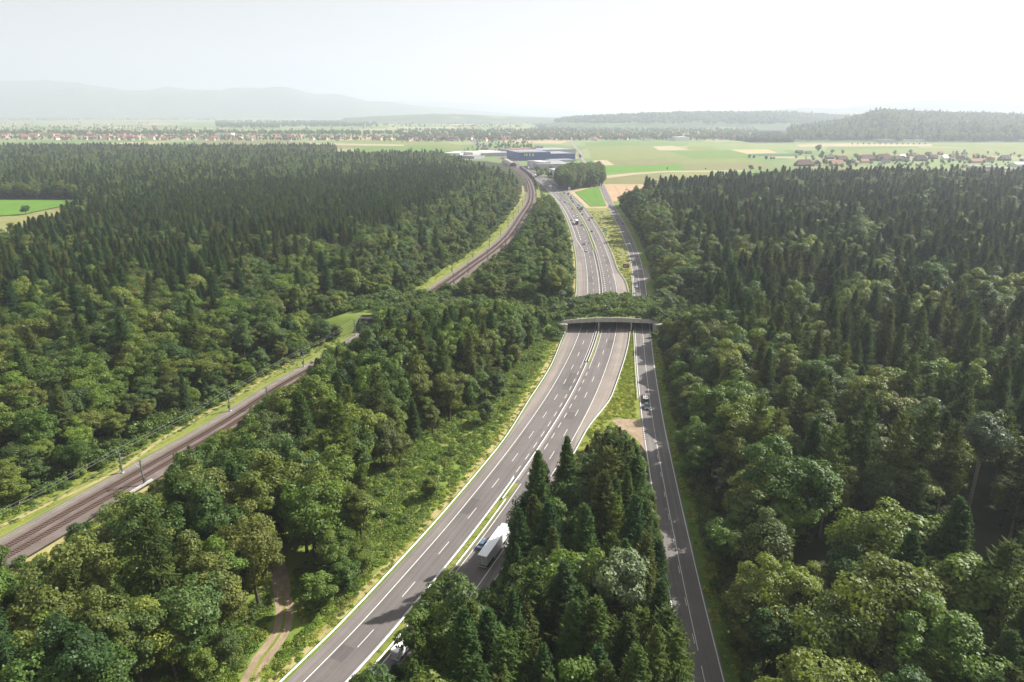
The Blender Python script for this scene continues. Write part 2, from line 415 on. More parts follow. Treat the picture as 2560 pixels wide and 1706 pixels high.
FIELDS = [
 ('tan','reddish tan cereal field between the local road and the right wood', [(1513,462),(1640,462),(1640,540),(1537,522)]),
 ('grey','dull green cereal field behind the reddish field', c7((45,252),(150,235),(390,222),(465,265),(460,282),(70,280))),
 ('hay','yellowish meadow behind the wood edge', c7((395,222),(560,212),(700,212),(700,300),(470,300),(465,265))),
 ('straw','long curved straw-coloured strip crossing the fields', c7((50,235),(240,215),(420,203),(900,200),(900,207),(420,212),(240,226),(60,250))),
 ('bright','bright green field with tramlines behind the copse', c7((20,175),(500,168),(545,200),(420,202),(200,212),(45,222))),
 ('straw','small pale stubble square next to the store road', c7((5,142),(85,140),(130,170),(30,172))),
 ('grey','grey-green strip field right of the stubble square', c7((90,140),(410,135),(540,165),(134,170))),
 ('pale','pale green strip field in the middle of the plain', c7((413,135),(880,130),(1000,158),(543,165))),
 ('grey','olive ripening field below the pale strip', c7((505,168),(1000,160),(1100,190),(560,198))),
 ('pale','large pale green field right of the blue store', c7((-30,62),(350,62),(590,130),(0,138))),
 ('straw','pinkish stubble field near the town', c7((350,62),(470,58),(555,80),(390,85))),
 ('green','broad green field below the town houses', c7((430,87),(800,82),(990,127),(594,132))),
 ('pale','light strip below the white flat building', c7((550,62),(690,60),(740,80),(562,82))),
 ('gold','golden wheat field before the allotments', c7((800,81),(1020,79),(1075,99),(900,105))),
 ('dark','dark green beet field left of the farm village', c7((900,107),(1220,103),(1190,119),(970,120))),
 ('straw','narrow straw strip before the farm village', c7((1020,121),(1180,121),(1180,128),(1030,130))),
 ('green','green field strip along the foot of the town', c7((-40,38),(270,38),(290,56),(-40,58))),
 ('green','green meadow between the right wood and the farm village', c7((860,212),(1345,190),(2500,215),(2500,262),(1000,248),(700,240))),
 ('hay','pale hayfield in front of the farm village', c7((1100,178),(1345,170),(2500,200),(2500,214),(1345,189))),
 ('pale','pale meadow behind the farm village', [(2060,378),(2300,370),(2560,372),(2600,392),(2330,388),(2100,392)]),
 ('green','green strip meadow behind the farm roofs', [(2070,368),(2290,366),(2300,370),(2062,377)]),
 ('straw','straw field with a row of small trees', [(1990,362),(2130,360),(2330,361),(2330,366),(2060,367),(2000,368)]),
 ('pale','wide pasture below the right hill', [(2330,356),(2700,356),(2700,370),(2330,366)]),
 ('pale','pale field strip behind the left wood', [(850,352),(1085,349),(1180,372),(900,378)]),
 ('grey','olive field strip behind the left wood', [(480,352),(700,352),(900,370),(560,374)]),
 ('green','green field left of the industrial halls', [(880,366),(1100,363),(1130,380),(900,384)]),
 ('straw','thin straw field line at the town edge', [(760,358),(1010,362),(1010,366),(740,362)]),
 ('bright','bright green meadow in the clearing of the left wood', [(-160,500),(205,502),(150,517),(60,536),(-160,552)]),
 ('hay','yellowish strip of the clearing below the path', [(215,503),(200,530),(150,575),(0,640),(-160,660),(-160,556),(62,538),(152,519)]),
]
for i, (c, lab, px) in enumerate(FIELDS): pxsheet('field', px, 0.06 + 0.012*i, CR[c], lab)
# triangular maize field with tramlines
tri = pxsheet('field', [(1437,481),(1496,466),(1516,516),(1476,517)], 0.42, CR['bright'], 'bright green triangular field between motorway and local road')
def line_px(name, a, b, w, z, mat, parent=None):
    p = Vector(G(*a)); q = Vector(G(*b)); d = (q - p).normalized(); n = Vector((d.y, -d.x)) * w / 2
    return sheet(name, [p - n, p + n, q + n, q - n], z, mat, parent=parent)
for a, b in (((1448,482),(1492,515)),((1450.5,482),(1495,515)),((1482,474),(1496,515)),((1485,474),(1499,515))):
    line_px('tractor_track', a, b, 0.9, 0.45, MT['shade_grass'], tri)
tn = [o for o in COL.objects if o.get('label') == FIELDS[0][1]][0]
for a, b in (((1534,464),(1558,500)),((1536,464),(1560,500)),((1562,464),(1582,490)),((1564,464),(1584,490))):
    line_px('tractor_track', a, b, 0.9, 0.13, MT['dirt'], tn)
# gravel path of the clearing
pp = [G(*q) for q in ((182,503),(150,514),(105,524),(60,537),(0,548),(-160,560))]
tag(link('path', pymesh('path', [q for x, y in pp for q in ((x, y - 2.2, 0.47), (x, y + 2.2, 0.47))], [(2*k, 2*k+2, 2*k+3, 2*k+1) for k in range(len(pp)-1)]), MT['gravel']), 'pale gravel path crossing the clearing', kind='structure')
# field roads on the plain
for lab, px, w in (('farm lane running back beside the copse', ((1499,452),(1493,446),(1486,436),(1478,424)), 5), ('pale road leaving the store towards the town', ((1440,398),(1452,392),(1450,380),(1435,366),(1428,356),(1432,346)), 9),
                   ('busy store access road along the fields', ((1478,424),(1467,412),(1455,398),(1445,385)), 8), ('pale field track behind the farm village', ((2060,362),(2100,369),(2190,380)), 4), ('pale lane climbing towards the right hill', ((2440,366),(2470,375),(2500,386)), 4)):
    pts = [Vector(G(*q)) for q in px]; v = []
    for k, p in enumerate(pts):
        d = (pts[min(k+1, len(pts)-1)] - pts[max(k-1, 0)]).normalized(); n = Vector((-d.y, d.x)) * w/2
        v += [(p.x - n.x, p.y - n.y, 0.5), (p.x + n.x, p.y + n.y, 0.5)]
    tag(link('road', pymesh('road', v, [(2*k, 2*k+2, 2*k+3, 2*k+1) for k in range(len(pts)-1)]), MT['asphalt_pale']), lab, kind='structure')

# ================================================================ VERGES AND BANKS
lout = lambda y: -(13.4 + 1.9*smooth(205, 255, y) + 1.6*smooth(280, 330, y) - 3.0*smooth(1000, 1150, y))
rout = lambda y: 12.6 + 3.6*smooth(225, 262, y) + 0.6*smooth(262, 330, y) - 3.6*smooth(445, 500, y)
strip('grass_bank', M, lambda y: lout(y) - 30*(1-smooth(215, 330, y)) - 10, lambda y: lout(y) + 0.6, 60, 346, 0.10, MT['meadow'], label='lush green bank along the motorway in front of the bridge')
strip('dry_verge', M, lambda y: lout(y) - 3.0, lambda y: lout(y) - 0.9, 60, 346, 0.13, MT['dry'], label='straw-coloured mown strip behind the motorway guardrail')
strip('grass_bank', M, lambda y: lout(y) - 9, lambda y: lout(y) + 0.6, 386, 1000, 0.10, MT['meadow'], label='green bank beside the motorway beyond the bridge')
strip('dry_verge', M, lambda y: lout(y) - 2.2, lambda y: lout(y) - 0.8, 386, 640, 0.13, MT['dry'], label='straw-coloured strip beside the motorway beyond the bridge')
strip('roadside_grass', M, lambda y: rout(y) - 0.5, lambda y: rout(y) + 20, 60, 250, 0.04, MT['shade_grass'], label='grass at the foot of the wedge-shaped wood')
def between(name, y0, y1, z, mat, lab, step=4.0, d0=-0.5, d1=-4.0):
    ys = np.arange(y0, y1 + 0.1, step)
    ax, ay = M.off(ys, rout(ys) + d0); bx, by = S.off(ys, np.full_like(ys, d1))
    v = [p for k in range(len(ys)) for p in ((ax[k], ay[k], z), (bx[k], by[k], z))]
    tag(link(name, pymesh(name, v, [(2*k, 2*k+1, 2*k+3, 2*k+2) for k in range(len(ys)-1)]), mat), lab, kind='structure')
between('grass_wedge', 214, 346, 0.10, MT['verge'], 'yellow-green grass wedge between motorway and local road')
between('grass_wedge', 386, 830, 0.10, MT['hay'] if 'hay' in MT else CR['hay'], 'dry grass strip between motorway and local road beyond the bridge')
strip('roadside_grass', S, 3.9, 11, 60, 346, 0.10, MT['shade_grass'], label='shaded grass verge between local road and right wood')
strip('roadside_grass', S, 3.9, 15, 386, 900, 0.10, MT['meadow'], label='grass verge right of the local road beyond the bridge')
strip('grass_bank', T, -16, -4.5, 90, 350, 0.10, MT['verge'], label='yellow-green grass slope left of the near railway')
strip('grass_bank', T, -15, -4.5, 384, 1010, 0.10, MT['verge'], label='pale grass slope left of the far railway bend')
strip('grass_bank', T, 10, 16, 90, 350, 0.09, MT['dry'], label='dry grass edge right of the near railway')
strip('grass_bank', T, 10, 15, 384, 1100, 0.09, MT['verge'], label='grass edge right of the far railway bend')
tr = Curve([G(*q) for q in ((0,1318),(120,1262),(260,1196),(420,1090),(600,985),(760,880),(850,800))])
strip('path', tr, -0.8, 0.8, 160, 330, 0.16, MT['dry'], label='trodden straw-coloured path along the near railway slope')
tr2 = Curve([G(*q) for q in ((1165,625),(1215,585),(1260,545),(1295,510),(1308,480),(1306,465))])
strip('path', tr2, -1.6, 1.6, 570, 1090, 0.16, MT['dirt'], label='sandy track along the far railway bend')
# dirt track at the lower left of the motorway
tr3 = Curve([G(*q) for q in ((625,1706),(660,1640),(700,1590),(712,1540),(705,1480),(690,1400),(660,1290))])
dt = strip('dirt_track', tr3, -2.0, 2.0, 88, 178, 0.16, MT['dirt'], label='rutted dirt track leading into the wood')
strip('grass_strip', tr3, -0.35, 0.35, 92, 135, 0.19, MT['verge'], parent=dt)
# gravel lay-by at the local road
pxsheet('layby', [(1530,1052),(1552,1048),(1606,1052),(1613,1105),(1614,1130),(1600,1110),(1580,1090),(1545,1070)], 0.14, MT['dirt'], 'pale dirt lay-by beside the local road').data.update()
pxsheet('layby', [(1609,668),(1618,676),(1626,694),(1622,706),(1615,712)], 0.14, MT['asphalt_pale'], 'small lay-by right of the local road beyond the bridge')

# ================================================================ ROADS
YF = 3600
mw = strip('motorway', M, lambda y: np.maximum(lout(y), -9.9), lambda y: np.minimum(rout(y), 9.8), 60, YF, 0.16, MT['asphalt'], label='dark asphalt carriageways of the motorway')
strip('motorway_shoulder', M, lambda y: lout(y) + 0.6, -9.2, 60, YF, 0.152, MT['asphalt_light'], label='pale hard shoulder on the oncoming side of the motorway')
strip('motorway_shoulder', M, 9.2, lambda y: rout(y) - 0.4, 60, YF, 0.152, MT['asphalt_light'], label='pale cracked hard shoulder on the outgoing side of the motorway')
strip('layby_patch', M, lambda y: lout(y) + 0.7, lambda y: lout(y) + 0.7 + 3.2*smooth(205, 260, y), 205, 520, 0.166, MT['asphalt_pale'], label='pale concrete strip along the widened shoulder')
strip('layby_patch', M, lambda y: rout(y) - 0.5 - 6.2*smooth(200, 262, y), lambda y: rout(y) - 0.5, 200, 480, 0.166, MT['asphalt_pale'], label='cracked pale lay-by surface beside the outgoing lanes')
strip('median_grass', M, -1.15, 1.15, 60, 190, 0.175, MT['verge'], label='grassy median strip near the trucks')
strip('median_grass', M, -0.2, 1.2, 294, 346, 0.175, MT['verge'], label='grassy median strip just before the bridge')
strip('median_grass', M, -1.2, 1.2, 565, 1050, 0.175, MT['verge'], label='grassy median strip beyond the bridge')
strip('median_concrete', M, -0.75, 0.75, 190, 294, 0.172, MT['asphalt_pale'], label='paved median crossing with removable barrier')
def lane_line(c, d, y0, y1, w, parent, mat=None, z=0.185, name='lane_line'):
    return strip(name, c, d - w/2, d + w/2, y0, y1, z, mat or MT['paint'], parent=parent)
lane_line(M, -9.45, 60, 570, 0.23, mw); lane_line(M, 9.3, 60, 1400, 0.23, mw)
for d, segs in ((-1.9, ((60,192),(292,570),(560,1500))), (1.9, ((60,190),(292,348),(384,420),(560,1500)))):
    for a, b in segs: lane_line(M, d, a, b, 0.19, mw)
def dashes(c, d, y0, y1, period, ln, w, parent, start=0.0, mat=None, name='lane_dash', z=0.19, maxn=400):
    for ya in c.arc(y0, y1, period, start)[:maxn]:
        yb = ya + ln / math.hypot(1, float(c.at(ya+1) - c.at(ya-1))/2)
        strip(name, c, d - w/2, d + w/2, float(ya), float(yb), z, mat or MT['paint'], step=max(1.0, (yb - ya)/3), parent=parent)
lc0 = G(1020.3, 1476.5)[1]; rc0 = G(1170, 1443)[1]
dashes(M, -5.65, lc0 - 54, 1000, 18, 6, 0.18, mw, 0.6)
dashes(M, 5.6, rc0 - 54, 1000, 18, 6, 0.18, mw, 0.6)
dashes(M, -1.95, 194, 290, 9, 4.4, 0.26, mw, mat=MT['paint_y']); dashes(M, 1.95, 194, 290, 9, 4.4, 0.26, mw, mat=MT['paint_y'])
dashes(M, -1.95, 430, 566, 6, 3, 0.45, mw, mat=MT['paint_y']); dashes(M, 1.95, 430, 566, 6, 3, 0.45, mw, mat=MT['paint_y'])
dashes(M, -9.45, 615, 1000, 12, 7, 0.5, mw)
dg = Curve([(float(M.off(565,-9.45)[0]),565),(float(M.off(615,-13.0)[0]),615),(float(M.off(660,-13.4)[0]),660),(float(M.off(800,-13.6)[0]),800),(float(M.off(1000,-13.0)[0]),1000)])
lane_line(dg, 0, 566, 1000, 0.34, mw)
strip('asphalt_patch', M, -13.2, -9.8, 575, 1000, 0.169, MT['asphalt'], parent=mw)

for d0, d1, ya, yb in ((-9.2,-5.9,168,176),(-5.4,-2.2,262,283),(2.3,5.3,236,242),(5.9,9.0,318,330),(-9.2,-5.9,452,470),(5.9,9.1,512,540),(2.3,5.2,610,634),(-5.4,-2.3,540,556),(-9.1,-5.9,112,116)):
    strip('repair_patch', M, d0, d1, ya, yb, 0.1625, MT['asphalt_patch'], step=2.0, parent=mw)
lr = strip('local_road', S, -4.35, 4.35, 60, 1390, 0.16, MT['asphalt_local'], label='narrow local road along the right wood')
lane_line(S, -3.85, 60, 216, 0.24, lr); lane_line(S, -3.85, 236, 900, 0.24, lr); lane_line(S, 3.85, 60, 900, 0.24, lr)
dashes(S, -3.85, 216, 236, 1.6, 0.8, 0.26, lr)
lane_line(S, 0.0, 118, 216, 0.16, lr); lane_line(S, 0.0, 236, 620, 0.16, lr)
dashes(S, 0.0, 214, 236, 1.6, 0.8, 0.18, lr); dashes(S, 0.0, 60, 118, 12, 6, 0.16, lr)
dashes(S, -0.42, 120, 216, 12, 3, 0.14, lr)

# ================================================================ GUARDRAILS
def guardrail(c, d, y0, y1, label, zb=0.0, post=4.0, two=False):
    g = empty('guardrail', (0, 0, 0)); tag(g, label, 'guardrail', 'steel guardrails along the roads')
    ys = np.arange(y0, y1 + 0.1, 4.0)
    dd = d(ys) if callable(d) else np.full_like(ys, d)
    x, y = c.off(ys, dd)
    prof = [(-0.05,0.50),(0.07,0.55),(0.02,0.62),(0.07,0.70),(-0.05,0.78),(-0.11,0.78),(-0.11,0.50)]
    rings = []
    for k in range(len(ys)):
        h = c.head(ys[k]); cx, sx = math.cos(h), math.sin(h)
        rings.append([(x[k] + u*cx*1.5, y[k] + u*sx*1.5, zb + 0.16 + w) for u, w in prof])
    MB().loft(rings).build('rail_beam', MT['galv'], g)
    p = MB()
    for ya in np.arange(y0 + 0.5, min(y1, 700), post):
        de = float(d(np.array([ya]))[0]) if callable(d) else d
        px, py = c.off(ya, de - 0.13)
        px, py = float(px), float(py)
        p.box(px-.06, px+.06, py-.06, py+.06, zb, zb+0.86)
    o = p.build('posts', MT['galv_dark'], g); o['kind'] = 'stuff'
    return g
guardrail(M, lambda y: lout(y) + 0.2, 62, 346, 'long guardrail on the grassy bank side of the motorway before the bridge')
guardrail(M, lambda y: lout(y) + 0.2, 384, 1050, 'guardrail on the railway side of the motorway beyond the bridge')
guardrail(M, -1.15, 62, 190, 'median guardrail facing the oncoming lanes next to the trucks')
guardrail(M, 1.0, 62, 178, 'median guardrail facing the outgoing lanes next to the white truck')
guardrail(M, 0.0, 178, 296, 'single guardrail along the paved median crossing')
guardrail(M, -0.7, 296, 346, 'median guardrail leading to the middle bridge pier')
guardrail(M, 0.5, 296, 346, 'second median guardrail in front of the middle bridge pier')
guardrail(M, 0.0, 386, 568, 'single median guardrail just beyond the bridge')
guardrail(M, -1.1, 568, 1300, 'far median guardrail on the oncoming side')
guardrail(M, 1.1, 568, 1300, 'far median guardrail on the outgoing side')
guardrail(M, lambda y: rout(y) - 0.1, 140, 346, 'curved guardrail between outgoing lanes and grass wedge')
guardrail(M, lambda y: rout(y) - 0.1, 386, 1150, 'guardrail along the outgoing shoulder beyond the bridge')
guardrail(S, -4.75, 252, 346, 'short guardrail left of the local road before the bridge')
guardrail(S, -4.75, 386, 470, 'short guardrail left of the local road beyond the bridge')

# ================================================================ RAILWAY
strip('ballast_bed', T, -2.6, 9.3, 90, 1492, 0.20, MT['ballast'], label='brown stone ballast of the double-track railway')
strip('gravel_path', T, -5.6, -3.0, 90, 350, 0.17, MT['gravel'], label='grey service path along the near railway')
strip('gravel_path', T, -5.2, -2.8, 384, 1000, 0.17, MT['gravel'], label='grey service path along the far railway')
def ribbon(name, c, d, w, h, z, y0, y1, mat, parent, step=3.0):
    ys = np.arange(y0, y1, step); rings = []
    x0, a0 = c.off(ys, d - w/2); x1, a1 = c.off(ys, d + w/2)
    for k in range(len(ys)):
        rings.append([(x0[k], a0[k], z), (x1[k], a1[k], z), (x1[k], a1[k], z+h), (x0[k], a0[k], z+h)])
    return MB().loft(rings).build(name, mat, parent)
ct = ribbon('cable_duct', T, -2.75, 0.25, 0.16, 0.12, 90, 350, MT['gravel'], None)
tag(ct, 'concrete cable duct beside the near railway', 'cable duct')
for k, (d, lab) in enumerate(((0.0, 'left track of the railway with rusty rails'), (4.3, 'right track of the railway with rusty rails'))):
    t = empty('railway_track', (0, 0, 0)); tag(t, lab, 'railway track', 'railway tracks')
    for e in (-0.75, 0.75): ribbon('rail', T, d + e, 0.16, 0.17, 0.36, 90, 1492, MT['rust_rail'], t)
    s = MB()
    for ya in T.arc(92, 1480, 0.7):
        x, y = T.off(float(ya), d); x, y = float(x), float(y); h = T.head(float(ya)); cx, sx = math.cos(h), math.sin(h)
        q = [(-1.3,-.13),(1.3,-.13),(1.3,.13),(-1.3,.13)]
        q = [(x + a*cx - b*sx, y + a*sx + b*cx) for a, b in q]
        s.add([(a, b, .20) for a, b in q] + [(a, b, .36) for a, b in q], [(4,5,6,7),(0,1,5,4),(1,2,6,5),(2,3,7,6),(3,0,4,7)])
    o = s.build('sleepers', MT['sleeper'], t); o['kind'] = 'stuff'
# concrete trough lying next to the nearest right mast
mb = MB(); a = Vector(G(326,1235)); b = Vector(G(381,1202)); d = (b-a).normalized(); n = Vector((d.y,-d.x))*0.45
for u0, u1 in ((0.0,0.24),(0.25,0.49),(0.5,0.74),(0.75,1.0)):
    p, q = a.lerp(b,u0), a.lerp(b,u1)
    mb.add([(p-n).to_tuple()+(0.05,), (p+n).to_tuple()+(0.05,), (q+n).to_tuple()+(0.05,), (q-n).to_tuple()+(0.05,), (p-n).to_tuple()+(0.65,), (p+n).to_tuple()+(0.65,), (q+n).to_tuple()+(0.65,), (q-n).to_tuple()+(0.65,)],
           [(4,5,6,7),(0,1,5,4),(1,2,6,5),(2,3,7,6),(3,0,4,7)])
tag(mb.build('cable_trough', MT['concrete_pale']), 'pale concrete trough lying at the foot of the nearest mast', 'trough')
# catenary masts
ORD = ['first','second','third','fourth','fifth','sixth','seventh','eighth','ninth','tenth','eleventh','twelfth','thirteenth','fourteenth','fifteenth','sixteenth','seventeenth','eighteenth','nineteenth','twentieth']
def ordw(n):
    if n <= 20: return ORD[n-1]
    return f"{n}th" if n % 10 not in (1,2,3) or n in (11,12,13) else f"{n}{ {1:'st',2:'nd',3:'rd'}[n%10] }"
def mast(x, y, rz, side, label, tall=8.6):
    m = empty('catenary_mast', (x, y, 0), rz); tag(m, label, 'catenary mast', 'catenary masts along the railway')
    MB().box(-.45,.45,-.45,.45,0,.55).build('foundation', MT['concrete_pale'], m, bevel=0.04)
    p = MB(); p.box(-.16,-.12,-.15,.15,.5,tall); p.box(.12,.16,-.15,.15,.5,tall); p.box(-.12,.12,-.03,.03,.5,tall)
    p.build('pole', MT['galv_dark'], m)
    s = side
    a = MB(); a.tube([(0,0,tall-1.6),(s*3.3,0,tall-1.1)], .06, 6); a.tube([(0,0,tall-3.0),(s*3.3,0,tall-1.15)], .05, 6); a.tube([(s*.5,0,tall-2.7),(s*3.2,0,tall-2.6)], .04, 6)
    a.build('cantilever', MT['galv'], m)
    for zz in (tall-1.58, tall-2.95): MB().tube([(s*.25,0,zz),(s*.7,0,zz+.1)], [.13,.13], 8).build('insulator', MT['concrete'], m)
    MB().box(-1.1,1.1,-.05,.05,tall-.25,tall-.12).build('cross_arm', MT['galv_dark'], m)
    MB().box(-s*.62-.12,-s*.62+.12,-.3,-.1,1.2,3.0).build('counterweight', MT['galv_dark'], m); MB().box(-s*.62-.12,-s*.62+.12,.1,.3,1.2,2.7).build('counterweight', MT['galv_dark'], m)
    return m
lm = [G(311,1189)[1]+k*51 for k in range(-2,0)] + [G(*q)[1] for q in ((311,1189),(585,1032),(773,921),(903,841),(1138,684),(1186.6,647.6),(1223.4,617.7),(1251,592),(1273.4,569.7))]
lm += [lm[-1]+k*52 for k in range(1,10)]
rm = [G(385,1201)[1]-51, G(385,1201)[1], G(648,1015)[1], G(830,897)[1]] + [G(*q)[1] for q in ((1118,712),(1175.6,686),(1220,649.4),(1253.8,613.7),(1280.5,584.6),(1315.6,551))]
rm += [rm[-1]+k*55 for k in range(1,8)]
near_l = [y for y in lm if y < 350]; near_r = [y for y in rm if y < 350]
for lst, d, side, nm in ((lm, -4.0, 1, 'left'), (rm, 8.4, -1, 'right')):
    nr = sorted([y for y in lst if y < 350], reverse=True); fr = sorted([y for y in lst if y >= 350])
    for y in lst:
        x, yy = T.off(y, d)
        lab = (f"{ordw(nr.index(y)+1)} catenary mast on the {'forest' if side>0 else 'motorway'} side of the tracks, counting back from the bridge" if y < 350 else
               f"{ordw(fr.index(y)+1)} catenary mast on the {'forest' if side>0 else 'motorway'} side of the tracks beyond the green bridge")
        mast(float(x), float(yy), T.head(y), side, lab)
x, y = T.off(G(752,932)[1], -5.2)
sp = empty('signal_post', (float(x), float(y), 0)); tag(sp, 'slim signal post with round plate between two masts', 'signal')
MB().box(-.3,.3,-.3,.3,0,.4).build('foundation', MT['concrete_pale'], sp); MB().tube([(0,0,.3),(0,0,5.6)], .1, 8).build('pole', MT['galv'], sp)
MB().box(.1,.9,-.08,.05,3.6,4.3).build('plate', MT['concrete_pale'], sp)
def wire(d, z, y0, y1, ms, sag, label, r=0.02):
    ys = np.arange(y0, y1, 4.0); x, y = T.off(ys, np.full_like(ys, d))
    ms = np.array(sorted(ms)); pts = []
    for k in range(len(ys)):
        i = np.clip(np.searchsorted(ms, ys[k]) - 1, 0, len(ms)-2); t = np.clip((ys[k]-ms[i])/(ms[i+1]-ms[i]), 0, 1)
        pts.append((x[k], y[k], z - sag*4*t*(1-t)))
    tag(MB().tube(pts, r, 4).build('overhead_wire', MT['galv']), label, 'overhead wire', 'overhead wires of the railway')
wire(0, 5.7, 95, 345, lm, 0.05, 'contact wire above the left track before the bridge'); wire(4.3, 5.7, 95, 345, rm, 0.05, 'contact wire above the right track before the bridge')
wire(0, 7.2, 95, 345, lm, 0.7, 'carrying wire above the left track before the bridge'); wire(4.3, 7.2, 95, 345, rm, 0.7, 'carrying wire above the right track before the bridge')
wire(-4.9, 8.6, 95, 345, lm, 0.6, 'feeder wire on the outer arm of the forest side masts', 0.022); wire(-3.1, 8.6, 95, 345, lm, 0.6, 'feeder wire on the inner arm of the forest side masts', 0.022)
wire(9.3, 8.6, 95, 345, rm, 0.6, 'feeder wire on the motorway side masts', 0.022)
wire(0, 5.9, 388, 1000, lm, 0.3, 'contact wire above the left track beyond the bridge', 0.03); wire(4.3, 5.9, 388, 1000, rm, 0.3, 'contact wire above the right track beyond the bridge', 0.03)

# ================================================================ GREEN BRIDGE
YS, YN = 345.0, 387.0
def cover_z(x, y):
    """height of the earth cover of the wildlife bridge"""
    x = np.asarray(x, float); y = np.asarray(y, float)
    t = T.at(y) + 2.2; m0 = M.at(y) - 17.5; m1 = S.at(y) + 6
    mid = (m0 + m1) / 2
    cam_ = np.where((x > m0) & (x < m1), 5.5 + 1.6*(1 - ((x-mid)/((m1-m0)/2))**2), 5.5)
    rail = 3.2*np.exp(-((x - t)/26)**2)
    road = (x > m0 - 1.5) & (x < m1 + 1.5)
    wy = np.where(road, ((y > YS - 0.6) & (y < YN + 0.6)).astype(float), smooth(YS - 15, YS + 4, y) * (1 - smooth(YN - 3, YN + 14, y)))
    nearroad = ((x > m0 - 9) & (x <= m0 - 1.5)) | ((x >= m1 + 1.5) & (x < m1 + 9))
    lat = np.clip(np.where(x < mid, m0 - 1.0 - x, x - m1 - 1.0)/8, 0, 1)
    wy = np.where(nearroad, np.where(y < YS, smooth(YS - 14, YS + 1, y)*lat, np.where(y > YN, (1 - smooth(YN - 1, YN + 14, y))*lat, 1.0)), wy)
    nearrail = (x > t - 7.4) & (x < t + 7.4)
    wy = np.where(nearrail, ((y > YS - 0.6) & (y < YN + 0.6)).astype(float), wy)
    wx = smooth(t - 50, t - 14, x) * (1 - smooth(m1 + 14, m1 + 50, x))
    return (cam_ + rail) * wy * wx
us = np.concatenate([np.linspace(-1, 0, 46), np.linspace(0, 1, 56)[1:], np.linspace(1, 2, 56)[1:], np.linspace(2, 3, 30)[1:]])
ys = np.arange(YS - 16, YN + 16.1, 1.0); vv = []; idx = {}
def ux(u, y):
    t = T.at(y) + 2.2; b = [t - 56, t, float(M.at(y)) - 17.5, float(S.at(y)) + 6, float(S.at(y)) + 60]
    k = min(int(u + 1), 3); return b[k] + (b[k+1] - b[k]) * (u + 1 - k)
for i, yv in enumerate(ys):
    for j, u in enumerate(us):
        x = ux(u, yv); z = float(cover_z(x, yv)); vv.append((x, yv, z + 0.02 if z > 0.02 else -0.3))
nu = len(us); ff = []
for i in range(len(ys) - 1):
    for j in range(nu - 1):
        q = (i*nu+j, i*nu+j+1, (i+1)*nu+j+1, (i+1)*nu+j)
        if max(vv[k][2] for k in q) <= 0: continue
        xc = sum(vv[k][0] for k in q)/4; yc = ys[i] + .5; t = T.at(yc) + 2.2
        out_ = yc < YS - 0.4 or yc > YN + 0.4
        if out_ and (abs(xc - t) < 7.9 or M.at(yc) - 17.6 < xc < S.at(yc) + 6.1): continue
        ff.append(q)
tag(link('wildlife_mound', pymesh('wildlife_mound', vv, ff, True), MT['meadow']), 'grassy earth cover of the wildlife bridge over motorway and railway', 'embankment')
wb = empty('wildlife_bridge', (0, 0, 0)); tag(wb, 'concrete wildlife overpass spanning motorway and local road, planted with shrubs', 'bridge')
def cut(y): return float(M.at(y)) - 17.3, float(S.at(y)) + 5.8
def cz(t): return 1 - (2*t - 1)**2
rings = []; n = 24
for y0, y1, zlow, ztop, nm, mt in ((YS - 0.55, YS, 0.0, 0.35, 'edge_beam', 'bridge_concrete'), (YN, YN + 0.55, 0.0, 0.35, 'edge_beam', 'bridge_concrete')):
    a, b = cut(y0); mb = MB(); rg = []
    for k in range(n + 1):
        t = k/n; x = a - 2.2 + (b - a + 4.4)*t; zt = 5.55 + 1.75*cz(t); zb = 3.75 + 1.15*cz(t)
        rg.append([(x, y0, zb), (x, y1, zb), (x, y1, zt), (x, y0, zt)])
    mb.loft(rg).build(nm, MT[mt], wb)
mb = MB(); rg = []
for k in range(n + 1):
    t = k/n; a0, b0 = cut(YS); a1, b1 = cut(YN); zt = 5.0 + 1.6*cz(t); zb = 4.0 + 1.15*cz(t)
    x0 = a0 + (b0-a0)*t; x1 = a1 + (b1-a1)*t
    rg.append([(x0, YS, zb), (x1, YN, zb), (x1, YN, zt), (x0, YS, zt)])
mb.loft(rg).build('deck', MT['concrete'], wb)
def wall(name, c, d, y0, y1, w, z0, z1, mat=MT['bridge_concrete'], parent=wb):
    ys_ = np.linspace(y0, y1, 8); rg = []
    ax, ay = c.off(ys_, np.full(8, d - w/2)); bx, by = c.off(ys_, np.full(8, d + w/2))
    for k in range(8): rg.append([(ax[k], ys_[k], z0), (bx[k], ys_[k], z0), (bx[k], ys_[k], z1), (ax[k], ys_[k], z1)])
    return MB().loft(rg).build(name, mat, parent)
wall('abutment', M, -17.6, YS - .3, YN + .3, 1.2, -.2, 4.6); wall('abutment', S, 6.0, YS - .3, YN + .3, 1.2, -.2, 4.6)
wall('pier', M, 0.1, YS - .1, YN, 0.75, -.2, 5.25); wall('pier', M, float(rout(np.array([360.]))[0]) + 0.9, YS - .1, YN, 0.75, -.2, 5.05)
for c, d, s in ((M, -17.6, -1), (S, 6.0, 1)):       # splayed wing walls
    x, _ = c.off(YS, d); x = float(x)
    q_ = [(-s*.7, -.2), (-s*.7, 4.4), (s*4.6, 4.4), (s*4.6, 1.8), (s*1.4, -.2)]
    MB().add([(x + u, YS - 3.4, w) for u, w in q_] + [(x + u, YS - .05, w) for u, w in q_], [(0,1,2,3,4),(9,8,7,6,5)] + [(i, (i+1) % 5, (i+1) % 5 + 5, i + 5) for i in range(5)]).build('wing_wall', MT['bridge_concrete'], wb)
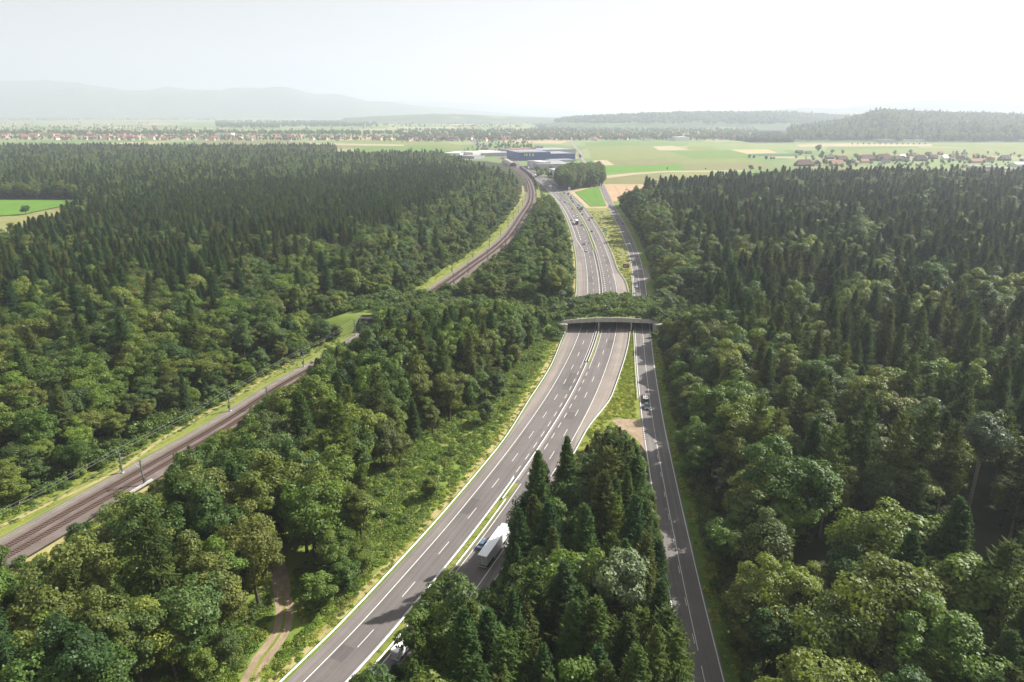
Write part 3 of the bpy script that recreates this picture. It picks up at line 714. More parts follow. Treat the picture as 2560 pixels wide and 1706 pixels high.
# fence on the bridge edge
fn = empty('bridge_fence', (0, 0, 0)); tag(fn, 'thin wire fence along the front edge of the wildlife bridge', 'fence')
a, b = cut(YS); a -= 6; b += 6
fz = lambda t: 5.4 + 1.7*(1 - (2*t-1)**2)
for k in range(0, 31):
    t = k/30; x = a + (b - a)*t
    MB().box(x-.08, x+.08, YS-.3, YS-.2, fz(t)-.1, fz(t)+1.9).build('fence_post', MT['dark'], fn)
for h in (0.35, 0.75, 1.15, 1.5, 1.8):
    MB().tube([(a + (b-a)*k/30, YS-.25, fz(k/30) + h) for k in range(31)], .035, 4).build('fence_wire', MT['dark'], fn)
rb = empty('railway_underpass', (0, 0, 0)); tag(rb, 'concrete railway underpass hidden under the green mound', 'underpass')
for y0, y1 in ((YS - .6, YS), (YN, YN + .6)):
    x = float(T.at(y0)) + 2.2
    MB().box(x-8.2, x+8.2, y0, y1, 6.8, 7.5).build('edge_beam', MT['concrete'], rb)
wall('underpass_wall', T, 2.2-7.6, YS - .3, YN + .3, .8, -.2, 6.9, MT['concrete'], rb); wall('underpass_wall', T, 2.2+7.6, YS - .3, YN + .3, .8, -.2, 6.9, MT['concrete'], rb)
rg = []
for yv in np.linspace(YS + .01, YN - .01, 6):
    x = float(T.at(yv)) + 2.2; rg.append([(x-7.6, yv, 6.9), (x+7.6, yv, 6.9), (x+7.6, yv, 7.5), (x-7.6, yv, 7.5)])
MB().loft(rg).build('underpass_slab', MT['concrete'], rb)
MB().tube([(float(T.at(YS))-9, YS-.3, 8.9), (float(T.at(YS))+13, YS-.3, 8.9)], .04, 4).build('handrail', MT['galv'], rb)
# ================================================================ TREES: prototypes
def cards(c, n, size, aspect=1.0, r=rng):
    """quads at c facing n with half-size size"""
    k = len(c)
    n = n / np.maximum(np.linalg.norm(n, axis=1, keepdims=True), 1e-6)
    a = r.normal(size=(k, 3)); u = np.cross(n, a); u /= np.maximum(np.linalg.norm(u, axis=1, keepdims=True), 1e-6)
    w = np.cross(n, u)
    s = size[:, None] if hasattr(size, '__len__') else np.full((k, 1), size)
    f = lambda: s * r.uniform(0.65, 1.2, (k, 1))
    v = np.stack([c - u*f(), c - w*f()*aspect, c + u*f(), c + w*f()*aspect], 1) + r.normal(size=(k, 4, 3)) * s[:, None] * 0.12
    return v.reshape(-1, 3)

def quadmesh(name, v, mats, nleaf=None, extra=None):
    """leaf quads plus an optional MB of bark faces with the second material"""
    nq = len(v)//4
    faces = np.arange(nq*4).reshape(-1, 4)
    vl = v.tolist(); fl = faces.tolist()
    if extra is not None:
        o = len(vl); vl += [list(q) for q in extra.v]; fl += [[i + o for i in q] for q in extra.f]
    me = bpy.data.meshes.new(name); me.from_pydata(vl, [], fl)
    for m in mats: me.materials.append(m)
    if extra is not None:
        mi = np.zeros(len(fl), np.int32); mi[nq:] = 1
        me.polygons.foreach_set('material_index', mi)
    me.update()
    return me

def broad_geo(seed, h=20, r=4.6, base=0.28, nc=52, per=120, size=0.27, top=1.0, lobes=0.3, ez=1.0):
    q = np.random.default_rng(seed)
    zc = h*(base + 1)/2; rz = h*(1 - base)/2
    # clump centres in an irregular egg
    d = q.normal(size=(nc, 3)); d[:, 2] = d[:, 2]*0.9 + 0.25; d /= np.linalg.norm(d, axis=1, keepdims=True)
    az = np.arctan2(d[:, 1], d[:, 0]); ph = q.uniform(0, 6.28, 3)
    lob = 1 + lobes*(0.5*np.sin(2*az + ph[0]) + 0.35*np.sin(3*az + ph[1] + 2*d[:, 2]) + 0.3*np.sin(5*d[:, 2] + ph[2]))
    rad = q.uniform(0.5, 0.93, nc)**0.8 * lob
    taper = np.where(d[:, 2] > 0, 1.0, 0.85)
    C = d * np.stack([r*rad*taper, r*rad*taper, rz*rad*ez], 1); C[:, 2] += zc
    rc = r * q.uniform(0.20, 0.36, nc)
    if size < .3: per = int(per*1.75)
    vs_, cen = [], np.array([0, 0, zc - 0.15*rz])
    for k in range(nc):
        m = int(per * (rc[k]/(0.28*r))**1.6)
        l = q.normal(size=(m, 3)); l /= np.linalg.norm(l, axis=1, keepdims=True)
        go = C[k] - cen; go /= np.linalg.norm(go)
        l = l[(l @ go) > -0.45]; l = l[(l[:, 2] > -0.7)]
        p = C[k] + l * rc[k] * np.array([1, 1, 0.8]) * q.uniform(0.72, 1.16, (len(l), 1))
        n = l*0.75 + go*0.35 + np.array([0, 0, .22]) + q.normal(size=l.shape)*0.42
        vs_.append(cards(p, n, size*q.uniform(0.7, 1.3, len(l)), r=q))
    m = int(nc*per*0.10)                                   # inner leaves close the crown
    l = q.normal(size=(m, 3)); l /= np.linalg.norm(l, axis=1, keepdims=True)
    p = cen + l*np.array([r, r, rz])*q.uniform(0.25, 0.62, (m, 1))
    vs_.append(cards(p, l + q.normal(size=l.shape)*.3, size*1.8*np.ones(m), r=q))
    v = np.concatenate(vs_)
    t = MB(); b = h*0.016 + 0.06
    lean = q.normal(size=2)*h*0.012
    t.tube([(0,0,-.3),(0,0,h*.05),(lean[0]*.5,lean[1]*.5,h*base),(lean[0],lean[1],h*(base+.35)),(lean[0]*1.2,lean[1]*1.2,h*.9)], [b*1.5,b*1.05,b*.85,b*.5,b*.08], 7)
    for k in q.choice(nc, min(9, nc), replace=False):
        e = C[k]; z0 = h*q.uniform(base*0.9, base+.25); z0 = min(z0, e[2]*0.92)
        t.tube([(lean[0]*.6,lean[1]*.6,z0), tuple((np.array([0,0,z0])*.45 + e*.55) + np.array([0,0,.4])), tuple(e)], [b*.42,b*.28,b*.07], 5)
    return v, t

def conifer_geo(seed, h=26, r=3.4, base=0.18, step=0.62, per=7, droop=0.35, dens=7, up=0.15, size=1.0, shape=0.8, gap=0.0):
    q = np.random.default_rng(seed)
    vs_ = []; z = h*base; qs = []
    def quad(p, a, b, w0, w1, nrm):
        sd = np.cross(b - a, nrm); sd = sd/max(np.linalg.norm(sd), 1e-6)
        qs.append([p + a - sd*w0, p + a + sd*w0, p + b + sd*w1, p + b - sd*w1])
    while z < h*0.985:
        t = (z - h*base)/(h*(1 - base))
        L0 = r*((1 - t)**shape)*(0.75 + 0.25*min(1, t*8)) + 0.22
        n = max(4, int(per*(1 - 0.35*t))); a0 = q.uniform(0, 6.28)
        for k in range(n):
            if q.uniform() < gap: continue
            a = a0 + 6.283*k/n + q.normal()*0.22; L = L0*q.uniform(0.72, 1.12)
            dh = np.array([math.cos(a), math.sin(a), 0.0]); side = np.array([-dh[1], dh[0], 0])
            sl = (0.55*t - droop*(1 - t)) + q.normal()*0.07
            P = np.array([0, 0, z + q.normal()*0.12])
            m = max(3, int(dens*(0.35 + 0.65*L/r)))
            pos = lambda s: dh*L*s + np.array([0, 0, L*(sl*s + up*s*s*s)])
            # axis
            nrm = np.array([0, 0, 1.0]) + q.normal(size=3)*.12
            quad(P, pos(0.1), pos(0.62), 0.10*size, 0.17*size, nrm); quad(P, pos(0.6), pos(1.04), 0.17*size, 0.03, nrm)
            for j in range(m):
                s = 0.16 + 0.82*(j + q.uniform(-.3, .3))/m
                wl = L*(0.34*(1 - s) + 0.10)*q.uniform(.7, 1.2) + 0.14
                for e in (-1, 1):
                    o = pos(max(.05, s)); dr = side*e*0.86 + dh*0.5 + np.array([0, 0, -0.28 - 0.25*q.uniform() + 0.2*t])
                    quad(P + o, np.zeros(3), dr*wl, 0.05 + 0.09*size, 0.06, np.array([0, 0, 1.0]) + q.normal(size=3)*.3)
                for e in (-1, 0, 1):                    # hanging twigs
                    if q.uniform() < .55: quad(P + pos(s) + side*e*wl*.45, np.zeros(3), np.array([q.normal()*.12, q.normal()*.12, -0.62*q.uniform(.6, 1.4)]), 0.16*size, 0.06, dh + q.normal(size=3)*.35)
        z += step*(0.55 + 0.6*(1 - t))*q.uniform(.8, 1.2)
    # tip
    for k in range(5):
        a = 6.283*k/5; d_ = np.array([math.cos(a)*.16, math.sin(a)*.16, 0])
        quad(np.array([0, 0, h*.955]), d_*1.2, np.array([0, 0, h*.05]), .09, .02, np.array([-d_[1], d_[0], 0.01]) + .01)
    v = np.array(qs).reshape(-1, 3)
    b = h*0.0105 + .05; tb = MB()
    tb.tube([(0,0,-.3),(0,0,h*.04),(0,0,h*.5),(0,0,h*.97)], [b*1.35,b,b*.62,.03], 7)
    # a few dead stubs below the crown
    for k in range(8):
        a = q.uniform(0, 6.28); zz = h*q.uniform(base*.35, base); ln = q.uniform(.6, 1.6)
        tb.tube([(0,0,zz),(math.cos(a)*ln, math.sin(a)*ln, zz - .2)], [.05,.015], 4)
    return v, tb

def bush_geo(seed, h=2.6, r=1.8, nc=16, per=70, size=0.17):
    q = np.random.default_rng(seed); vs_ = []
    for k in range(nc):
        a = q.uniform(0, 6.28); rr = r*math.sqrt(q.uniform(0, .75)); c = np.array([math.cos(a)*rr, math.sin(a)*rr, h*q.uniform(.3, .78)*(1 - .35*(rr/r)**2)])
        rc = r*q.uniform(.26, .42)
        l = q.normal(size=(per, 3)); l /= np.linalg.norm(l, axis=1, keepdims=True); l = l[l[:, 2] > -.55]
        p = c + l*rc*q.uniform(.7, 1.2, (len(l), 1)); p[:, 2] = np.maximum(p[:, 2], .05)
        n = l*.8 + np.array([0,0,.3]) + q.normal(size=l.shape)*.42
        vs_.append(cards(p, n, size*q.uniform(.7, 1.3, len(l)), r=q))
    t = MB()
    for k in range(5):
        a = q.uniform(0, 6.28); t.tube([(0,0,-.1),(math.cos(a)*r*.3, math.sin(a)*r*.3, h*.4),(math.cos(a)*r*.55, math.sin(a)*r*.55, h*.7)], [.06,.04,.015], 5)
    return np.concatenate(vs_), t

def herb_geo(seed, r=1.1, h=0.9, n=240):
    q = np.random.default_rng(seed)
    a = q.uniform(0, 6.28, n); rr = r*np.sqrt(q.uniform(0, 1, n)); z = h*q.uniform(.08, 1, n)*(1 - .5*(rr/r)**2)
    p = np.stack([np.cos(a)*rr, np.sin(a)*rr, z], 1)
    nn = np.stack([np.cos(a)*.4, np.sin(a)*.4, np.ones(n)*.7], 1) + q.normal(size=(n, 3))*.5
    return cards(p, nn, .13*q.uniform(.7, 1.4, n), 1.4, r=q), None

def rot_leaves(v): return v
PROTO = bpy.data.collections.new("prototypes")          # not linked to the scene: only the source of the forest's copies
KINDS = {}; PIDX = {}
def add_kind(kind, geos, lmat, bmat):
    KINDS[kind] = []
    for k, (v, t, h, r) in enumerate(geos):
        crown = quadmesh(f'{kind}_crown', v, [lmat])
        trunk = None
        if t is not None:
            trunk = pymesh(f'{kind}_trunk', t.v, t.f, True); trunk.materials.append(bmat)
        both = quadmesh(f'{kind}_whole', v, [lmat, bmat], extra=t)
        nm = f'p{len(PIDX):03d}'
        PIDX[(kind, k)] = len(PIDX)
        PROTO.objects.link(bpy.data.objects.new(nm, both))
        KINDS[kind].append(dict(crown=crown, trunk=trunk, h=h, r=r))
BG = [dict(h=25,r=6.6,base=.26,nc=66,per=150), dict(h=27,r=6.0,base=.30,nc=62,per=150,lobes=.45), dict(h=23,r=6.8,base=.24,nc=70,per=145,ez=.95), dict(h=29,r=5.9,base=.33,nc=60,per=150,lobes=.5),
      dict(h=25,r=7.2,base=.27,nc=76,per=145,lobes=.35), dict(h=16,r=5.0,base=.12,nc=54,per=130), dict(h=28,r=5.2,base=.30,nc=54,per=150,lobes=.5), dict(h=24,r=6.4,base=.22,nc=68,per=150,lobes=.55)]
add_kind('broadleaf_tree', [(*broad_geo(100+i, **g), g['h'], g['r']) for i, g in enumerate(BG)], MT['broad'], MT['bark'])
CG = [dict(h=33,r=5.4,base=.18,per=9,dens=10,shape=.72), dict(h=31,r=5.0,base=.24,droop=.45,per=9,dens=9,shape=.66), dict(h=35,r=5.3,base=.28,per=9,dens=10,shape=.62), dict(h=29,r=5.0,base=.12,droop=.3,per=9,dens=10,shape=.8), dict(h=32,r=4.8,base=.34,gap=.14,per=9,dens=9,shape=.58), dict(h=30,r=5.8,base=.2,droop=.5,per=10,dens=10,shape=.68)]
add_kind('spruce_tree', [(*conifer_geo(200+i, **g), g['h'], g['r']) for i, g in enumerate(CG)], MT['spruce'], MT['bark'])
LG = [dict(h=30,r=4.8,base=.42,droop=.05,step=.8,per=6,gap=.2,size=1.5,shape=.55,dens=7), dict(h=33,r=5.2,base=.5,droop=.1,step=.8,per=6,gap=.25,size=1.5,shape=.5,dens=7), dict(h=28,r=4.6,base=.35,droop=.0,step=.75,per=6,gap=.2,size=1.4,shape=.6,dens=7)]
add_kind('larch_tree', [(*conifer_geo(300+i, **g), g['h'], g['r']) for i, g in enumerate(LG)], MT['larch'], MT['bark_grey'])
WG = [dict(h=13,r=4.8,base=.12,nc=52,per=120,size=.27), dict(h=16,r=3.6,base=.2,nc=44,per=115,lobes=.5,size=.27), dict(h=27,r=5.6,base=.60,nc=58,per=120,size=.27,lobes=.25)]
add_kind('silver_willow', [(*broad_geo(400+i, **g), g['h'], g['r']) for i, g in enumerate(WG)], MT['willow'], MT['bark_grey'])
UG = [dict(h=2.6,r=1.9), dict(h=3.6,r=2.3,nc=20), dict(h=1.9,r=1.6,nc=13), dict(h=4.6,r=2.6,nc=26,per=80)]
add_kind('bush', [(*bush_geo(500+i, **g), g['h'], g['r']) for i, g in enumerate(UG)], MT['bush'], MT['bark'])
add_kind('herb', [(*herb_geo(600+i), 0.9, 1.1) for i in range(4)], MT['herb'], MT['bark'])
add_kind('tuft', [(*herb_geo(650+i, .9, .55, 110), 0.55, .9) for i in range(3)], MT['tuft'], MT['bark'])
add_kind('far_tree', [(*broad_geo(700+i, h=22, r=6.4+i*.5, base=.12, nc=26, per=50, size=.75), 22, 6.5) for i in range(3)], MT['broad'], MT['bark'])
add_kind('far_spruce', [(*conifer_geo(720+i, h=30, r=4.8, base=.12, step=1.1, per=8, dens=5, size=2.2, shape=.48), 30, 4.8) for i in range(3)], MT['spruce'], MT['bark'])

# ================================================================ TREES: placement
def jitter(x0, x1, y0, y1, s, r=rng):
    gx, gy = np.meshgrid(np.arange(x0, x1, s), np.arange(y0, y1, s))
    p = np.stack([gx.ravel(), gy.ravel()], 1) + r.uniform(-.46, .46, (gx.size, 2))*s
    return p[:, 0], p[:, 1]
def vnoise(x, y, s, seed=0):
    """cheap smooth value noise 0..1"""
    q = np.random.default_rng(seed); tab = q.uniform(0, 1, (64, 64))
    fx, fy = np.asarray(x)/s, np.asarray(y)/s; ix, iy = np.floor(fx).astype(int), np.floor(fy).astype(int); tx, ty = fx-ix, fy-iy
    tx, ty = tx*tx*(3-2*tx), ty*ty*(3-2*ty)
    g = lambda a, b: tab[a % 64, b % 64]
    return (g(ix,iy)*(1-tx)+g(ix+1,iy)*tx)*(1-ty) + (g(ix,iy+1)*(1-tx)+g(ix+1,iy+1)*tx)*ty
def infrustum(x, y, z=12, m=70):
    px, py, d = project(x, y, np.zeros_like(x) + z)
    pad = m*FPX/np.maximum(d, 40)
    return (px > -pad) & (px < 2560 + pad) & (py < 1706 + pad*1.2) & (y > 25)

TREES = []          # kind, variant, x, y, z, height scale, radius scale, rotation, area, boost
def put(kind, x, y, area, h=None, rs=1.0, var=None, z=0.0, edge=False):
    n = len(KINDS[kind]); v = int(rng.integers(n)) if var is None else var
    k = KINDS[kind][v]
    sz = (h / k['h']) if h else float(rng.uniform(.85, 1.12))
    TREES.append((kind, v, float(x), float(y), float(z), sz, sz**.75*rs*float(rng.uniform(.9, 1.12)), float(rng.uniform(0, 6.283)), area, edge))

def sil_ok(x, y, h, r, allow, conif):
    """does the crown's outline stay inside the part of the photo this wood fills"""
    ok = True
    for f, w in (((1.0, 0.0), (.85, .25), (.7, .5), (.5, .75), (.3, 1.0)) if conif else ((1.0, .1), (.9, .6), (.75, .9), (.55, 1.0), (.4, .9))):
        for s in (-1, 1):
            px, py, d = project(np.array([x + s*w*r]), np.array([y]), np.array([h*f]))
            if py[0] < 1710 and 0 < px[0] < 2560 and not inpoly(px, py, allow)[0]: return False
    return True

# -- F4: wedge wood between motorway and local road
A4 = [(900,1720),(972,1680),(1008,1625),(1006,1578),(1040,1536),(1085,1490),(1130,1462),(1168,1475),(1192,1512),(1215,1490),(1240,1432),(1268,1400),(1262,1345),(1278,1305),(1272,1268),(1300,1205),(1345,1116),(1382,1172),(1418,1080),(1452,1122),(1490,1080),(1540,1058),(1582,1085),(1612,1120),(1637,1220),(1652,1330),(1668,1420),(1692,1520),(1714,1620),(1726,1720)]
def lit_ok(x, y, h):
    """the lanes that lie in the sun in the photo stay out of this tree's shadow"""
    for f in (.5, .75, 1.0):
        L = h*f/math.tan(SUN_EL); sx, sy = x - L*math.sin(SUN_AZ), y - L*math.cos(SUN_AZ)
        if sy > 151 and sx < float(M.off(sy, 12)[0]): return False
    return True
def apex(kind, px, py, h, area, rs=1.0, var=None):
    x, y = G(px, py, h); put(kind, x, y, area, h, rs, var, edge=True); return x, y
W4 = 'the wedge-shaped wood between motorway and local road'
man4 = [apex('spruce_tree',1345,1124,35,W4,var=0), apex('spruce_tree',1418,1089,35,W4,var=3,rs=1.0), apex('broadleaf_tree',1515,1080,13,W4,var=5), apex('broadleaf_tree',1552,1078,11,W4,var=5), apex('broadleaf_tree',1470,1135,15,W4,var=2), apex('broadleaf_tree',1580,1130,15,W4,var=5),
        apex('silver_willow',1556,1378,29,W4,rs=1.0,var=2), apex('broadleaf_tree',1130,1470,27,W4,var=7,rs=1.0), apex('larch_tree',1335,1412,31,W4,var=2), apex('spruce_tree',1220,1520,30,W4,var=5), apex('spruce_tree',1450,1462,33,W4,var=2), apex('broadleaf_tree',1085,1545,24,W4,var=1),
        apex('spruce_tree',1298,1270,31,W4,var=5), apex('larch_tree',1050,1600,24,W4,var=2), apex('spruce_tree',1590,1235,30,W4,var=1), apex('spruce_tree',1618,1330,31,W4,var=1)]
xs, ys_ = jitter(-40, 60, 45, 236, 4.9)
tk = list(man4)
for x, y in zip(xs, ys_):
    a = float(M.off(y, float(rout(np.array([y]))[0]) + 2.2)[0]); b = float(S.at(y)) - 5.6
    if not (a < x < b): continue
    if min((x-p)**2 + (y-q)**2 for p, q in tk) < 12: continue
    e = min(x - a, b - x); u = rng.uniform()
    kind = 'spruce_tree' if u < .66 else 'broadleaf_tree' if u < .86 else 'larch_tree'
    v = int(rng.integers(len(KINDS[kind]))); k = KINDS[kind][v]; h = k['h']*rng.uniform(.8, 1.05); done = False
    for f in (1, .85, .7, .55, .42, .3, .2):
        if not lit_ok(x, y, h*f): continue
        qx, qy, _ = project(np.array([x]), np.array([y]), np.array([h*f]))
        if abs(qx[0] - 1558) < 62 and 1345 < qy[0] < 1500: continue
        if sil_ok(x, y, h*f, k['r']*(h*f/k['h'])**.75, A4, kind != 'broadleaf_tree'):
            put(kind, x, y, W4, h*f, 1.0, v, edge=e < 5); tk.append((x, y)); done = True; break

# -- F2: strip between railway and motorway, before the bridge
W2 = 'the strip of wood between railway and motorway'
B2 = Curve([G(*q) for q in ((560,1706),(650,1610),(690,1560),(800,1490),(880,1430),(925,1335),(955,1250),(1010,1165),(1090,1082),(1175,1025),(1240,962),(1300,903),(1340,860),(1386,814))])
A2 = [(-50,1450),(60,1440),(150,1392),(165,1315),(260,1288),(330,1240),(400,1205),(440,1132),(500,1096),(560,1078),(640,1008),(650,982),(720,966),(760,940),(800,876),(825,866),(870,838),(905,832),(960,768),(1100,757),(1180,752),(1250,742),(1330,768),(1420,800),(1420,830),(1310,960),(1240,1060),(1180,1130),(1060,1290),(960,1410),(880,1500),(780,1590),(738,1602),(728,1540),(690,1515),(640,1590),(560,1690),(520,1760),(-50,1760)]
man2 = [apex('broadleaf_tree',640,1090,23,W2,var=0,rs=1.1), apex('broadleaf_tree',700,1120,21,W2,var=4), apex('broadleaf_tree',1010,850,20,W2,var=2), apex('spruce_tree',1110,790,23,W2,var=3), apex('spruce_tree',1240,760,22,W2,var=1), apex('larch_tree',905,1010,24,W2), apex('larch_tree',1015,950,22,W2), apex('broadleaf_tree',1120,930,20,W2,var=0), apex('broadleaf_tree',1170,940,14,W2,var=5),
        apex('broadleaf_tree',1240,935,11,W2,var=5), apex('broadleaf_tree',1320,800,10,W2,var=5), apex('broadleaf_tree',1300,780,12,W2,var=2), apex('silver_willow',1270,770,10,W2,var=0), apex('broadleaf_tree',1075,1195,7,W2,var=5), apex('broadleaf_tree',1215,1005,9,W2,var=5), apex('broadleaf_tree',545,1340,18,W2,var=4), apex('broadleaf_tree',400,1500,20,W2,var=7,rs=1.1), apex('broadleaf_tree',250,1520,19,W2,var=1),
        apex('broadleaf_tree',790,1440,10,W2,var=5), apex('broadleaf_tree',860,1400,9,W2,var=5), apex('broadleaf_tree',900,1360,9,W2,var=2), apex('broadleaf_tree',930,800,20,W2,var=7), apex('broadleaf_tree',968,772,23,W2,var=0), apex('broadleaf_tree',1010,762,23,W2,var=2), apex('broadleaf_tree',898,850,16,W2,var=5), apex('broadleaf_tree',950,830,18,W2,var=1), apex('broadleaf_tree',872,890,13,W2,var=5)]
tk = list(man2)
xs, ys_ = jitter(-175, 30, 42, 346, 6.6)
dx, dy = (lambda a: (a[:, 0], a[:, 1]))(np.array([G(*q) for q in ((640,1706),(690,1600),(712,1530),(705,1460),(690,1400))]))
for x, y in zip(xs, ys_):
    a = float(T.at(y)) + 14; b = float(B2.at(y)) if y > 100 else float(B2.at(100)) - (100-y)*.5
    if not (a < x < b): continue
    if min((x-p)**2 + (y-q)**2 for p, q in tk) < 13: continue
    if y < 150 and np.min(np.hypot(dx - x, dy - y)) < 6.5: continue
    e = min(x - a, b - x); u = rng.uniform(); sp = vnoise(x, y, 45, 3)
    mid = smooth(200, 260, y)*(1 - smooth(330, 345, y))
    kind = 'spruce_tree' if u < .10 + .30*mid*(sp > .45) else 'larch_tree' if u > .93 else 'broadleaf_tree'
    v = int(rng.integers(len(KINDS[kind]))); k = KINDS[kind][v]; h = k['h']*rng.uniform(.72, 1.08)
    if b - x < 6: h *= rng.uniform(.45, .8)
    h = min(h, max(4.0, (x - float(T.at(y)) - 9)/1.13 + 4))
    for f in (1, .8, .6, .42, .3):
        if sil_ok(x, y, h*f, k['r']*(h*f/k['h'])**.75, A2, kind != 'broadleaf_tree'):
            put(kind, x, y, W2, h*f, 1.0, v, edge=e < 7); break

# -- F3: strip between railway and motorway, beyond the bridge
W3 = 'the narrow wood between railway bend and motorway beyond the bridge'
A3 = [(1080,760),(1110,725),(1180,690),(1235,650),(1270,612),(1300,580),(1318,550),(1332,520),(1345,488),(1378,486),(1396,512),(1410,545),(1420,580),(1428,620),(1434,660),(1438,700),(1440,790)]
xs, ys_ = jitter(-70, 80, 388, 890, 7.4)
for x, y in zip(xs, ys_):
    a = float(T.at(y)) + 13; b = float(M.off(y, float(lout(np.array([y]))[0]) - 4.5)[0])
    if not (a < x < b): continue
    e = min(x-a, b-x); kind = 'broadleaf_tree' if rng.uniform() < .93 else 'spruce_tree'
    v = int(rng.integers(len(KINDS[kind]))); k = KINDS[kind][v]; h = k['h']*rng.uniform(.55, .85)*(1 - .35*smooth(650, 880, y))
    h = min(h, max(4.0, (x - float(T.at(y)) - 9)/1.13 + 3))
    if b - x < 5: h *= .6
    for f in (1, .75, .55, .38, .25):
        if sil_ok(x, y, h*f, k['r']*(h*f/k['h'])**.75, A3, False):
            put(kind, x, y, W3, h*f, 1.15, v, edge=e < 7); break

# -- F5: right wood
W5 = 'the large wood right of the local road'
S_p = 7.8
xs, ys_ = jitter(30, 900, 30, 1090, S_p)
ok = (xs > S.at(ys_) + 4.3 + 5.0 + 3*smooth(390, 500, ys_) + np.maximum(0, ys_ - 850)*1.15) & infrustum(xs, ys_) & (ys_ < 1070 + 35*vnoise(xs, ys_, 60, 9)) & ~((np.abs(ys_ - 366) < 34) & (xs < S.at(ys_) + 34))
xs, ys_ = xs[ok], ys_[ok]
e = xs - (S.at(ys_) + 9.3); n1 = vnoise(xs, ys_, 55, 11); n2 = vnoise(xs, ys_, 30, 12); u = rng.uniform(size=len(xs))
drop = rng.uniform(size=len(xs)); qx5, qy5, _ = project(xs, ys_, np.full(len(xs), 24.0))
for i in range(len(xs)):
    x, y = xs[i], ys_[i]; far = y > 330
    if not far and (abs(qx5[i] - 2478) < 50 and 1075 < qy5[i] < 1330 or (2075 < qx5[i] < 2440 and 1075 < qy5[i] < 1300 and drop[i] < .6)): continue
    psp = .12 + .32*(n1[i] > .50) + (.16 + .2*(n2[i] > .45) if far else 0)*smooth(20, 80, e[i]) - .6*(e[i] < 24)
    plar = .26 if (not far and e[i] > 25) else .05
    kind = 'spruce_tree' if u[i] < psp else 'larch_tree' if u[i] > 1 - plar else 'broadleaf_tree'
    if drop[i] < (.15 if far else .22): continue
    h = KINDS[kind][0]['h']*rng.uniform(.72, 1.06) * (1.0 if kind != 'broadleaf_tree' else rng.uniform(.6, 1.2))
    if y < 860: h = min(h, (e[i] + (38 if 520 < y < 780 else 13 if y > 215 else 19))/1.13*rng.uniform(.8, 1.0))
    if rng.uniform() < .012 and not far: kind = 'silver_willow'; h = rng.uniform(14, 20)
    put(kind, x, y, W5, h, 1.14 if kind == 'broadleaf_tree' else 1.25 if far else 1.1, edge=e[i] < 7)
for a_, b_, c_ in ((2180,1005,36),(2262,1030,35),(2335,1010,37),(2395,1050,34),(2095,1060,34),(2420,930,36),(1905,985,33)): apex('larch_tree',a_,b_,c_,W5,rs=.9,var=1)
apex('silver_willow',2478,1035,33,W5,rs=.8,var=2); apex('silver_willow',1745,1105,13,W5,var=1,rs=.8); apex('silver_willow',2300,1635,18,W5,var=0)

# -- F1: left wood
W1 = 'the large wood left of the railway'
CL = [G(*q) for q in ((-200,496),(215,499),(205,530),(160,580),(0,650),(-200,680))]
xs, ys_ = jitter(-1750, 30, 60, 2150, 5.6)
edge1 = T.at(ys_) - 15 - 3*vnoise(xs, ys_, 18, 5)
edge1 = np.where(ys_ > 1150, np.minimum(edge1, 4 - (ys_ - 1150)*.28), edge1)
farlim = np.where(xs < -520, 2080, np.where(xs < -120, 1700, 1560)) + 60*vnoise(xs, ys_, 80, 8)
ok = (xs < edge1) & (ys_ < farlim) & infrustum(xs, ys_) & ~inpoly(xs, ys_, CL) & ~((np.abs(ys_ - 366) < 36) & (xs > T.at(ys_) - 48))
thin = np.where(ys_ > 1150, .30, 0) + np.where(ys_ > 1500, .12, 0)
ok &= rng.uniform(size=len(xs)) > thin
xs, ys_, ed = xs[ok], ys_[ok], edge1[ok] - xs[ok]
ax_, ay_, _ = project(xs, ys_, np.full(len(xs), 27.0))
spz = inpoly(ax_, ay_, [(230,505),(500,448),(860,431),(1000,412),(1180,394),(1200,470),(1100,560),(900,650),(700,705),(300,730),(-100,730),(-100,590)])
n1 = vnoise(xs, ys_, 120, 21); n2 = vnoise(xs, ys_, 38, 22); u = rng.uniform(size=len(xs)); drop = rng.uniform(size=len(xs))
for i in range(len(xs)):
    x, y = xs[i], ys_[i]
    dark = .85*smooth(60, 120, ed[i])*(.25 + .75*(smooth(330, 420, y)))*(1 - .75*smooth(950, 1300, y)*(x < -250))
    psp = .05 + dark*((.36 + .34*(n1[i] > .35)) if spz[i] else (.25 if y < 700 else .10)) + .08*(n2[i] > .7)
    kind = 'spruce_tree' if u[i] < psp else 'larch_tree' if u[i] > .985 else 'broadleaf_tree'
    if kind == 'broadleaf_tree' and drop[i] < (.45 if y < 1150 else .3): continue
    if kind == 'spruce_tree' and drop[i] < (.42 if y < 560 else .05): continue
    h = KINDS[kind][0]['h']*(rng.uniform(.74, 1.0) if y < 560 else rng.uniform(.70, .84)) * (1 if kind != 'broadleaf_tree' else rng.uniform(.68, 1.05))
    if ed[i] < 8: h *= rng.uniform(.3, .6)
    elif ed[i] < 22: h *= rng.uniform(.55, .9)
    if y > (640 if kind != 'broadleaf_tree' else 1150): kind = {'spruce_tree': 'far_spruce', 'larch_tree': 'far_spruce'}.get(kind, 'far_tree')
    put(kind, x, y, W1, h, (1.1 if kind in ('broadleaf_tree', 'far_tree') else 1.0 if y < 560 else 1.12), edge=ed[i] < 8)
x, y = G(65, 538); put('broadleaf_tree', x, y, 'clearing', 11, 1.2, 2)

# -- F6: copse beside the store
W6 = 'the dark copse beside the motorway near the blue store'
CP = [G(*q) for q in ((1392,474),(1398,452),(1440,443),(1500,443),(1504,466),(1470,470),(1425,478))]
xs, ys_ = jitter(40, 180, 900, 1260, 6.0); ok = inpoly(xs, ys_, CP)
for x, y in zip(xs[ok], ys_[ok]): put('broadleaf_tree', x, y, W6, rng.uniform(20, 27), 1.05)

